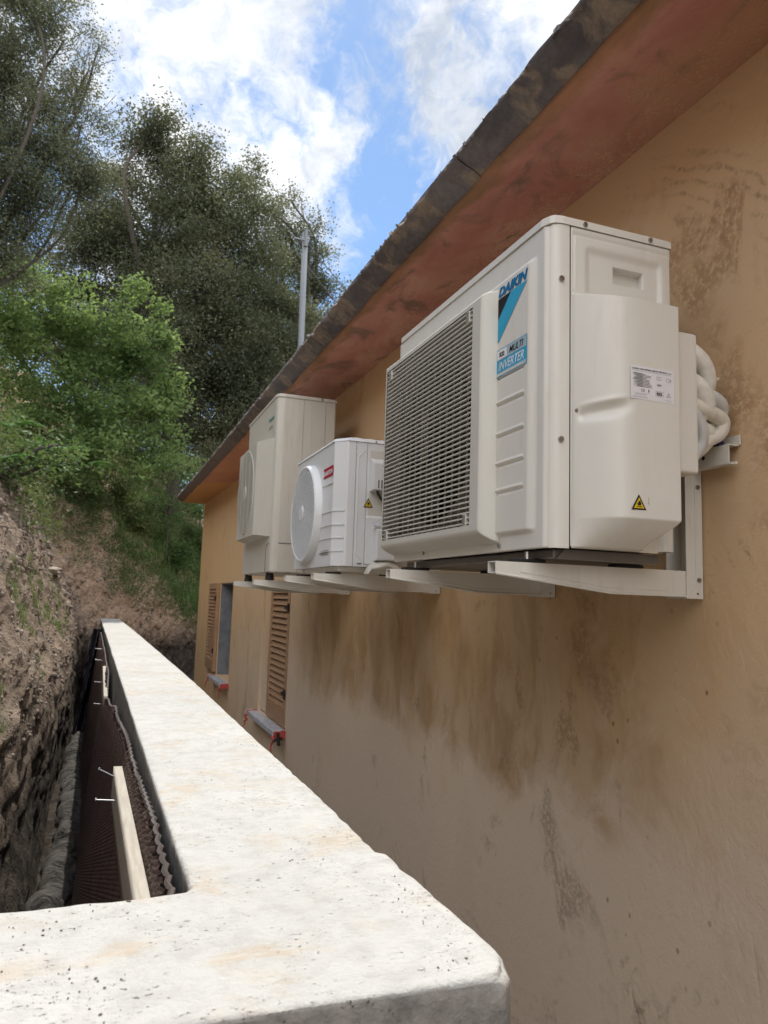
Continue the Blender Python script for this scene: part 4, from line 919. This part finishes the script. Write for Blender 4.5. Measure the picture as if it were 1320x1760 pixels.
def rock(c, sx, sy, sz, label, seed):
    b_ = bmesh.new(); bmesh.ops.create_icosphere(b_, subdivisions=4, radius=1); co = np.array([v.co[:] for v in b_.verts]); co = np.sign(co)*np.abs(co)**.7; dsp = fbm(co+seed, 1.6, 4)*.35
    for v, cc, k in zip(b_.verts, co, dsp): v.co = Vector((cc[0]*sx*(1+k)+c[0], cc[1]*sy*(1+k)+c[1], cc[2]*sz*(1+k)+c[2]))
    me = bpy.data.meshes.new('rock'); b_.to_mesh(me); b_.free(); a = me.attributes.new('rnd', 'FLOAT', 'FACE'); a.data.foreach_set('value', np.full(len(me.polygons), .9, dtype=np.float32))
    tag(link('rock', me, 'loose_stone', None, True), label, 'rock')
def onbank(px, py):
    """point of the bank seen in the direction of a photograph point"""
    v = ray(px, py).normalized(); v = np.array(v); P = BP.reshape(-1, 3); t = P@v; dd = np.linalg.norm(P-t[:, None]*v, axis=1)/np.maximum(t, .1); ok = (t > 1.5) & (dd < .006)
    if not ok.any(): return P[np.argmin(np.where(t > 1, dd, 9))]
    return P[np.where(ok)[0][np.argmin(t[ok])]]
pr = onbank(95, 975); rock((pr[0]-.05, pr[1]+.05, pr[2]-.03), .16, .22, .045, 'flat pale stone slab lying on the brown bank above the trench', 3)

# ------------------------------------------------------------------ white cast retaining wall with its return
H = -.38
def wl(Y): return .133-.0118*(Y-1.03)
def outline():
    pts = []
    R_ = [(.418, .716), (.434, .735), (.440, .76), (.436, .90), (.434, 1.05), (.433, 1.100), (.422, 1.112), (.424, 1.30), (.421, 1.60), (.418, 1.9), (.412, 2.6), (.407, 3.4), (.35, 7.0), (.262, 11.3)]
    Lf = [(wl(11.3), 11.3), (wl(1.06), 1.045), (wl(1.06)-.008, 1.034), (-.05, 1.030), (-.12, 1.036), (-1.3, 1.05), (-1.3, .722), (.05, .722), (.36, .718)]
    P = R_+Lf; out = []
    for a, b_ in zip(P, P[1:]+P[:1]):
        a = np.array(a); b_ = np.array(b_); L = np.linalg.norm(b_-a); ym = (a[1]+b_[1])/2; st = .006 if ym < 2.2 else .02 if ym < 5 else .05
        k = max(1, int(L/st)); out += [tuple(a+(b_-a)*i/k) for i in range(k)]
    return np.array(out)
O = outline(); n = len(O); tg = np.roll(O, -1, 0)-np.roll(O, 1, 0); tg /= np.linalg.norm(tg, axis=1, keepdims=True); inn = np.stack([-tg[:, 1], tg[:, 0]], 1)
for _ in range(1): inn = (np.roll(inn, 1, 0)+inn+np.roll(inn, -1, 0))/3
inn /= np.linalg.norm(inn, axis=1, keepdims=True)
q3 = np.stack([O[:, 0], O[:, 1], O[:, 0]*0], 1)
chip = np.abs(fbm(q3, 22, 5))*.0035+np.clip(fbm(q3+4, 30, 4)-.22, 0, 1)*.010; chip += .010*np.exp(-((O[:, 0]-.436)**2+(O[:, 1]-.725)**2)/.0009)
rag_ = (np.abs(O[:, 1]-1.035) < .03) & (O[:, 0] < .13); chip = chip+rag_*np.abs(fbm(q3+9, 24, 4))*.014
wob = fbm(q3+2, 2, 4)*.003
for _ in range(2): chip = (np.roll(chip, 1)+chip*2+np.roll(chip, -1))/4
chip = np.minimum(chip, .008)
rings = []
for off, z, k in ((.012, 0, .5), (.005, -.0003, .8), (.0012, -.0016, 1), (0, -.005, .7), (-.0005, -.014, .3), (0, -.05, 0), (0, -.12, 0), (0, -.3, 0), (0, -.7, 0), (0, -1.9, 0)):
    o2 = O+inn*(off+wob+chip*k)[:, None]; zz = np.full(n, H+z)-chip*k*.6*(z < -.001)+fbm(np.stack([o2[:, 0], o2[:, 1], np.full(n, z*3)], 1)+8, 6, 3)*.0035*(z < -.002)
    if z < -.01: o2 = o2+inn*(fbm(np.stack([O[:, 0], O[:, 1], np.full(n, z)], 1), 12, 4)*.003)[:, None]
    rings.append(np.stack([o2[:, 0], o2[:, 1], zz], 1))
V = np.concatenate(rings); F = []
for k in range(len(rings)-1):
    i = np.arange(n); j = (i+1) % n; F.append(np.stack([i+k*n, i+(k+1)*n, j+(k+1)*n, j+k*n], 1))
me = rawmesh(V, np.concatenate(F)); bm = BM(); bm.from_mesh(me); bpy.data.meshes.remove(me); bm.verts.ensure_lookup_table()
top = bm.faces.new([bm.verts[i] for i in range(n)]); bmesh.ops.recalc_face_normals(bm, faces=bm.faces[:])
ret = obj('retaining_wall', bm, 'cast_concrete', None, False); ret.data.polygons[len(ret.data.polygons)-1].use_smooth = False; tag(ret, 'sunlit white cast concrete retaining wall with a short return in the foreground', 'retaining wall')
# grit lying on it
n = 900; gx = RNG.uniform(-.5, .43, n*3); gyv = np.concatenate([RNG.uniform(.74, 1.02, n), RNG.uniform(1.0, 2.6, n), RNG.uniform(.74, 1.3, n)])
okm = ((gyv < 1.02) | (gx > .15)) & (gx < .41) & (fbm(np.stack([gx, gyv, gx*0], 1), 7, 3) > .16); Pq = np.stack([gx, gyv, np.full(len(gx), H+.0008)], 1)[okm]; n = len(Pq)
r_ = .0004+.0015*RNG.power(.35, n); V = iv[None]*r_[:, None, None]*RNG.uniform(.6, 1.2, (n, 1, 3))*np.array([1, 1, .6])*(1+RNG.normal(0, .15, (n, 12, 1)))+Pq[:, None]
tag(link('grit', rawmesh(V.reshape(-1, 3), (iF[None]+(np.arange(n)*12)[:, None, None]).reshape(-1, 3), np.repeat(RNG.uniform(0, .6, n), len(iF))), 'loose_stone'), 'grey cement crumbs and grit scattered on top of the white retaining wall', 'grit', None, 'stuff')

# ------------------------------------------------------------------ brown dimpled membrane, its battens and nails
def ztop(Y): return np.interp(Y, [.9, 1.4, 2.1, 2.6, 3.3, 3.9, 4.2, 4.6, 5.2, 6.5, 10], [-.392, -.396, -.418, -.435, -.47, -.53, -.55, -.47, -.46, -.45, -.43])
def memx(Y, z): return wl(Y)-.024-.10*np.clip(-z-.42, 0, 3)+.012*np.sin(Y*1.7)*np.clip(-z-.45, 0, 1)
ys = np.concatenate([np.arange(.98, 4.6, .0055), np.arange(4.6, 9.8, .0125)]); v = np.linspace(0, 1, 200)
Yg, Vg = np.meshgrid(ys, v, indexing='ij'); zt = ztop(Yg)+.002*np.sin(Yg*2*math.pi/.022)*(Yg < 4.6)+fbm(np.stack([Yg, Yg*0, Yg*0], -1), 5, 3)*.02; Zg = zt+(-1.52-zt)*Vg
dim = (np.cos(2*math.pi*Yg/.032)*np.cos(2*math.pi*Zg/.032)); dim = np.clip(dim, 0, 1)**.7*.0110*(Yg < 4.6)+np.clip(np.cos(2*math.pi*Yg/.05)*np.cos(2*math.pi*Zg/.05), 0, 1)*.010*(Yg >= 4.6)
Pm = np.stack([memx(Yg, Zg)-dim, Yg, Zg], -1); mt = thing('dimpled_membrane', 'dark brown dimpled drainage membrane fixed to the trench side of the white wall', 'membrane', (.1, 3, -1.4))
link('sheet', gridmesh(Pm), 'dimpled_membrane', mt, True)
bm = BM(); yy = np.arange(.98, 9.5, .011); pts = [(float(memx(y, ztop(y)))+.006+.0025*math.sin(i*math.pi/2), y, float(ztop(y))+.001+.002*math.cos(i*math.pi/2)+float(fbm(np.array([[y, 0., 0.]]), 5, 3)[0])*.02) for i, y in enumerate(yy)]
tube(bm, pts, .0050, 6); obj('ruffled_edge', bm, 'membrane_edge', mt, False)
def nail(parent, p, d):
    bm = BM(); p = Vector(p); d = Vector(d).normalized(); tube(bm, [p-d*.01, p+d*.042], .0016, 8); tube(bm, [p+d*.042, p+d*.0445], .0042, 10); obj('nail', bm, 'galvanised', parent, False)
def batten(label, y0, y1, za, zb, hgt, xo, th, nails):
    t = thing('batten', label, 'batten', (.08, (y0+y1)/2, za-hgt), 'timber battens nailed to the membrane')
    n = 60; P = np.zeros((n, 17, 3)); ang = [(0, 0), (0, -.5), (0, -1), (-.25, -1), (-.5, -1), (-.75, -1), (-1, -1), (-1, -.75), (-1, -.5), (-1, -.25), (-1, 0), (-.8, 0), (-.6, 0), (-.4, 0), (-.2, 0), (-.05, 0), (0, 0)]
    for i in range(n):
        f = i/(n-1); y = y0+(y1-y0)*f; zt_ = za+(zb-za)*f
        for j, (a, b_) in enumerate(ang): P[i, j] = (float(wl(y))-xo+a*th, y, zt_+b_*hgt)
    P[:, :, 1] += fbm(P[:, :, :]*1, 40, 3)*.004*((np.arange(n) > n-3) | (np.arange(n) < 3))[:, None]; me = gridmesh(P); b2 = bmesh.new(); b2.from_mesh(me); bpy.data.meshes.remove(me)
    bmesh.ops.remove_doubles(b2, verts=b2.verts[:], dist=1e-6); bmesh.ops.holes_fill(b2, edges=[e for e in b2.edges if e.is_boundary], sides=0); bmesh.ops.recalc_face_normals(b2, faces=b2.faces[:])
    obj('board', b2, 'raw_timber', t)
    for y, z, dz in nails: nail(t, (float(wl(y))-xo-th, y, z), (-1, .15, dz))
batten('long pale timber batten nearest the camera, with a nail sticking out', .95, 2.10, -.412, -.448, .095, .039, .021, [(1.85, -.470, .06), (1.97, -.445, .5)])
batten('short pale timber batten farther along the membrane', 4.15, 4.95, -.535, -.455, .11, .030, .018, [(4.35, -.60, .05), (4.75, -.53, .05)])
# more nails left in the wall beyond
for k, (y, z) in enumerate([(5.9, -.50), (6.6, -.47)]):
    bm = BM(); x = float(memx(y, z)); tube(bm, [(x+.01, y, z), (x-.05, y, z+.003)], .0022, 8); tube(bm, [(x-.05, y, z+.003), (x-.053, y, z+.003)], .005, 8); tag(obj('nail', bm, 'galvanised'), ['nearer', 'farther'][k]+' of the two bare nails sticking out of the membrane beyond the short batten', 'nail', 'bare nails in the membrane')
# dark sheet hanging at the far end of the trench
n = 50; P = np.zeros((n, 26, 3))
for i in range(n):
    for j in range(26):
        f = i/(n-1); w_ = j/25; x = -.055-.13*f+(.10+.06*f)*w_; P[i, j] = (x, 8.3+.10*math.sin(w_*9+f*3)+.5*(1-f)*.6, -.40-1.05*f)
P[..., 1] += fbm(P, 6, 4)*.12; tag(link('plastic_sheet', gridmesh(P), 'blue_black_sheet', None, True), 'dark blue-black plastic sheet hanging at the far end of the trench', 'sheet')
n = 420; P = [( -.100+.02*math.sin(i*.03)+.012*math.sin(i*.11), 1.2+i*.015, -1.39+.03*math.sin(i*.05)+.015*math.sin(i*.17)) for i in range(n)]
bm = BM(); tube(bm, P, [.075*(1+.08*math.sin(i*.25)+.08*math.sin(i*.13+1)+.05*math.sin(i*.6)) for i in range(n)], 40)
co = np.array([v_.co[:] for v_ in bm.verts]); dn = fbm(co*np.array([1, 1.6, 1]), 7, 5)*.060
for v_, k in zip(bm.verts, dn): v_.co.z += k; v_.co.x += k*.4
tag(obj('drain_pipe', bm, 'geotextile', None, True), 'drain pipe wrapped in grey geotextile along the bottom of the trench', 'drain pipe')

# ------------------------------------------------------------------ trees, bush, ferns
def crown(clumps, Yd, leaf, dens, thr, tw=.16, per=26, seed=0, yd=1.0):
    packs = []; cs = []
    for c in clumps:
        x, y, rp = c[:3]; dY = c[3] if len(c) > 3 else 0; k = c[4] if len(c) > 4 else 1.0
        Y = Yd+dY; p = np.array(onY(x, y, Y)); r = rp/FPX*Y; cs.append((p, r))
        n = int(dens*r*r*k*12); K_ = max(6, int(19*(rp/80)**1.2)); u = RNG.normal(0, 1, (K_, 3)); u /= np.linalg.norm(u, axis=1, keepdims=True)
        sub = u*RNG.uniform(.35, .92, K_)[:, None]; si = RNG.integers(0, K_, n); sr = RNG.uniform(.11, .21, K_)[si][:, None]
        t = p+(sub[si]+RNG.normal(0, 1, (n, 3))*sr*np.array([1.15, 1, .75]))*r*np.array([1, yd, .95])
        g_ = fbm(t+seed, 1.35/ max(.35, r*.55), 4); t = t[g_ > thr]
        cl = np.repeat(t, per, 0); sp = RNG.normal(0, 1, cl.shape)*tw*np.array([1, 1, .7]); rn = np.repeat(np.clip(.5+fbm(t*1.0+77, 1.1, 2)*1.3+RNG.normal(0, .22, len(t)), 0, 1), per)*.80+RNG.uniform(0, .20, len(cl))
        packs.append(leaves(cl+sp, leaf, .25, .5, rn))
    return packs, cs
def limbs(base, cs, r0, seed, fork=.35, twigs=9):
    bm = BM(); rr = random.Random(seed); base = Vector(base); cen = sum((Vector(c) for c, _ in cs), Vector())/len(cs); hub = base.lerp(cen, fork)+Vector((rr.uniform(-.3, .3), 0, 0))
    tube(bm, spline([base-Vector((0, 0, .8)), base, base.lerp(hub, .5)+Vector((rr.uniform(-.2, .2), rr.uniform(-.2, .2), 0)), hub], 14), [r0*(1.25-.05*i) for i in range(14)], 12)
    for c, r in cs:
        c = Vector(c); mid = hub.lerp(c, .5)+Vector((rr.uniform(-.15, .15), rr.uniform(-.15, .15), rr.uniform(-.1, .25)))*(c-hub).length; pts = spline([hub, mid, c], 14); rb = r0*.42*min(1, r)
        tube(bm, pts, [r0*.5*(1-i/13)+rb*.35*(i/13)+.012 for i in range(14)], 7)
        for _ in range(twigs):
            s_ = pts[rr.randint(6, 13)]; e = c+Vector((rr.gauss(0, 1), rr.gauss(0, 1), rr.gauss(0, 1))).normalized()*r*rr.uniform(.6, 1.0); m_ = s_.lerp(e, .5)+Vector((rr.uniform(-.2, .2), rr.uniform(-.2, .2), rr.uniform(-.1, .2)))*r
            tube(bm, spline([s_, m_, e], 8), [max(.004, r0*.11*(1-i/8)) for i in range(8)], 4, False)
    return bm
def tree(name, label, cat, base, clumps, Yd, leaf, dens, thr, m, r0, seed, tw=.16, per=26, fork=.35, twigs=9, group=None, yd=1.0):
    t = thing(name, label, cat, tuple(base), group); packs, cs = crown(clumps, Yd, leaf, dens, thr, tw, per, seed, yd)
    leafobj('crown', packs, m, t); obj('trunk', limbs(base, cs, r0, seed, fork, twigs), 'bark', t, True); return t
tree('holm_oak', 'large dark holm oak with a broad olive crown standing behind the bush', 'tree', onY(300, 800, 18.5)-Vector((0, 0, .3)),
     [(290,265,75),(250,240,50,0,.7),(340,310,70),(215,335,75,1),(160,420,70,1),(300,400,110),(215,470,100,1),(395,380,85),(120,480,60,1.5),(330,510,120),(420,500,100),(160,570,90,1),(270,620,110),(380,620,120),(480,560,75),(440,690,110),(345,730,110),(500,640,60),(450,450,60,0,.8),(405,315,42,0,.6),(435,365,45,0,.6)],
     18, .075, 44, -.03, 'oak_leaf', .15, 1, .19, 26, .42)
tree('holm_oak', 'thin-topped holm oak whose loose crown shows sky beside the grey pole', 'tree', onY(520, 700, 21),
     [(440,300,30,0,.55),(415,330,35,0,.6),(470,370,42,0,.55),(500,345,30,0,.4),(500,420,55,0,.7),(545,385,26,0,.55),(550,430,34,0,.5),(530,480,48,0,.8),(570,500,34,0,.55),(480,480,60),(560,560,45),(530,600,70),(590,545,26,0,.6),(475,620,80),(450,560,70),(590,600,40,0,.8),(480,420,45,0,.6)],
     21, .085, 34, -.04, 'oak_leaf', .12, 2, .19, 22, .4)
tree('holm_oak', 'grey-green holm oak at the upper left edge, nearest the camera', 'tree', onY(-160, 780, 11),
     [(20,40,95),(110,70,60,0,.6),(150,125,55,0,.5),(60,150,95),(-60,120,130),(140,215,50,0,.8),(95,240,80),(20,280,100),(-80,300,140),(130,310,62,0,.9),(70,370,75),(150,290,50),(10,420,70),(170,80,30,0,.3),(110,15,40,0,.4),(40,-40,70),(-60,430,90)],
     11, .042, 66, -.05, 'grey_oak_leaf', .03, 3, .10, 28, .4)
tree('dark_tree', 'shaded dark tree filling the space low behind the holm oaks', 'tree', onY(380, 880, 25),
     [(300,700,110),(420,660,110),(400,770,110),(340,820,80),(250,760,90),(480,740,80),(330,580,110),(200,640,110),(100,560,110),(420,560,100),(540,640,60)], 25, .14, 6, -.2, 'oak_leaf', .25, 5, .3, 22, .4, 3)
tree('leafy_bush', 'bright green leafy bush overhanging the bank in front of the dark oaks', 'bush', Vector(onbank(150, 790)),
     [(20,470,55),(60,520,75),(10,590,90),(120,530,62),(175,530,50),(100,600,90),(215,515,38,0,.8),(250,520,34,0,.7),(190,590,80),(255,580,50),(285,590,26,0,.7),(150,670,90),(235,660,75),(300,665,38,0,.8),(320,690,20,0,.6),(60,690,90),(285,715,42),(308,745,24,0,.7),(200,740,75),(120,760,75),(265,770,45),(20,760,60),(160,810,45,0,.7),(235,815,35,0,.6)],
     13, .078, 30, .0, 'bush_leaf', .035, 7, .10, 22, .3, 7)
tree('leafy_bush', 'yellow-green sunlit bush half hidden low between the bright bush and the roof', 'bush', onY(290, 880, 16)-Vector((0, 0, .3)),
     [(290,800,45),(310,840,40),(270,850,40),(325,870,25),(240,860,35),(330,800,30)], 16, .06, 16, -.1, 'bush_leaf', .010, 9, .12, 22, .3, 3)
for k_, (cl_, lab_) in enumerate([([(95,790,38),(130,820,42),(165,850,40),(120,860,34),(150,890,30)],'straggly brown-green shrub on the bank, below the left part of the bright bush'),
     ([(40,770,40),(20,810,34),(75,800,36),(100,765,36)],'low dark green shrub on the bank top at the left edge, under the bright bush'),
     ([(200,830,45),(215,875,42),(175,800,40),(240,900,36),(205,915,26)],'straggly shrub hanging over the cut, below the middle of the bright bush'),
     ([(270,880,45),(290,925,42),(265,950,32),(310,965,36)],'green shrub hanging down the bank between the bright bush and the house corner'),
     ([(330,900,36),(335,950,34),(342,1000,26),(322,1000,20),(345,870,30)],'green shrub right behind the house corner, lowest on the bank')]):
    gb = Vector(onbank(cl_[1][0], cl_[1][1]+22)); tree('shrub', lab_, 'shrub', gb, cl_, gb.y-.15, .055, 60, -.10, 'scrub_leaf' if k_ in (0, 2) else 'bush_scrub_leaf', .02, 40+k_, .09, 22, .3, 4, 'shrubs along the top of the cut')
def fern(base, seed, L=.55, label=''):
    rr = random.Random(seed); V = []; F = []; Rn = []
    base = Vector(base)
    for k in range(9):
        a = rr.uniform(-.9, 1.2)-.6+k*.35; out = Vector((math.cos(a), math.sin(a)*.9-.35, 0)); ln = L*rr.uniform(.7, 1.1); r_ = rr.random()
        P = [base+out*ln*(i/24)+Vector((0, 0, ln*(.75*(i/24)-.75*(i/24)**2.1))) for i in range(25)]
        for i in range(3, 25):
            t = (P[i]-P[i-1]).normalized(); sd_ = t.cross(Vector((0, 0, 1))).normalized(); pl = ln*.30*math.sin(min(1, (i-2)/6)*math.pi/2)*(1-(i-3)/22.5)
            for s_ in (-1, 1):
                tip = P[i]+(sd_*s_+t*.45-Vector((0, 0, .2))).normalized()*pl; wv = t*ln*.016; o = len(V); md = P[i].lerp(tip, .5)
                V += [P[i]-wv*.4, md-wv, tip, md+wv]; F.append((o, o+1, o+2, o+3)); Rn.append(r_*.7+rr.random()*.3)
    t = thing('fern', label, 'fern', tuple(base), 'ferns on the bank'); link('fronds', rawmesh(np.array([tuple(v_) for v_ in V]), np.array(F), np.array(Rn)), 'fern_leaf', t)
for k, (x, y, Yf, L, lab) in enumerate([(15,735,6.2,.32,'green fern arching from the left edge above the cut bank, largest'),(60,765,7.0,.26,'green fern just right of the largest fern on the bank'),(5,790,5.6,.24,'low fern under the largest fern at the left edge'),(150,800,9.5,.34,'fern under the middle of the bright bush'),(110,775,8.4,.30,'fern between the left ferns and the one under the bright bush')]):
    fern(onY(x, y, Yf), 20+k, L, lab)

# ------------------------------------------------------------------ pole and wire beyond the roof
pt = thing('utility_pole', 'grey metal pole rising above the roof edge in front of the trees', 'pole', (3.62, 15.2, 1.0))
bm = BM(); tube(bm, [(3.66, 15.2, .8), (3.62, 15.2, 7.95)], [.075, .062], 14); obj('mast', bm, 'pole_grey', pt, True)
bm = BM(); tube(bm, [(3.62, 15.13, 7.98), (3.62, 15.13, 7.60)], .045, 10); box(bm, 3.35, 3.66, 15.10, 15.14, 7.72, 7.76, .005); obj('bracket_head', bm, 'pole_grey', pt)
bm = BM(); A = Vector((3.66, 15.2, 7.75)); B_ = Vector((9.5, 19, 5.6)); tube(bm, [A.lerp(B_, i/20)-Vector((0, 0, 1.1*(i/20)*(1-i/20))) for i in range(21)], .011, 5); A2 = A-Vector((0, 0, .5)); tube(bm, [A2.lerp(B_-Vector((0, 0, 1)), i/20)-Vector((0, 0, .9*(i/20)*(1-i/20))) for i in range(21)], .009, 5)
tag(obj('cable', bm, 'wire_dark'), 'pair of thin cables running from the grey pole down behind the roof', 'cable')
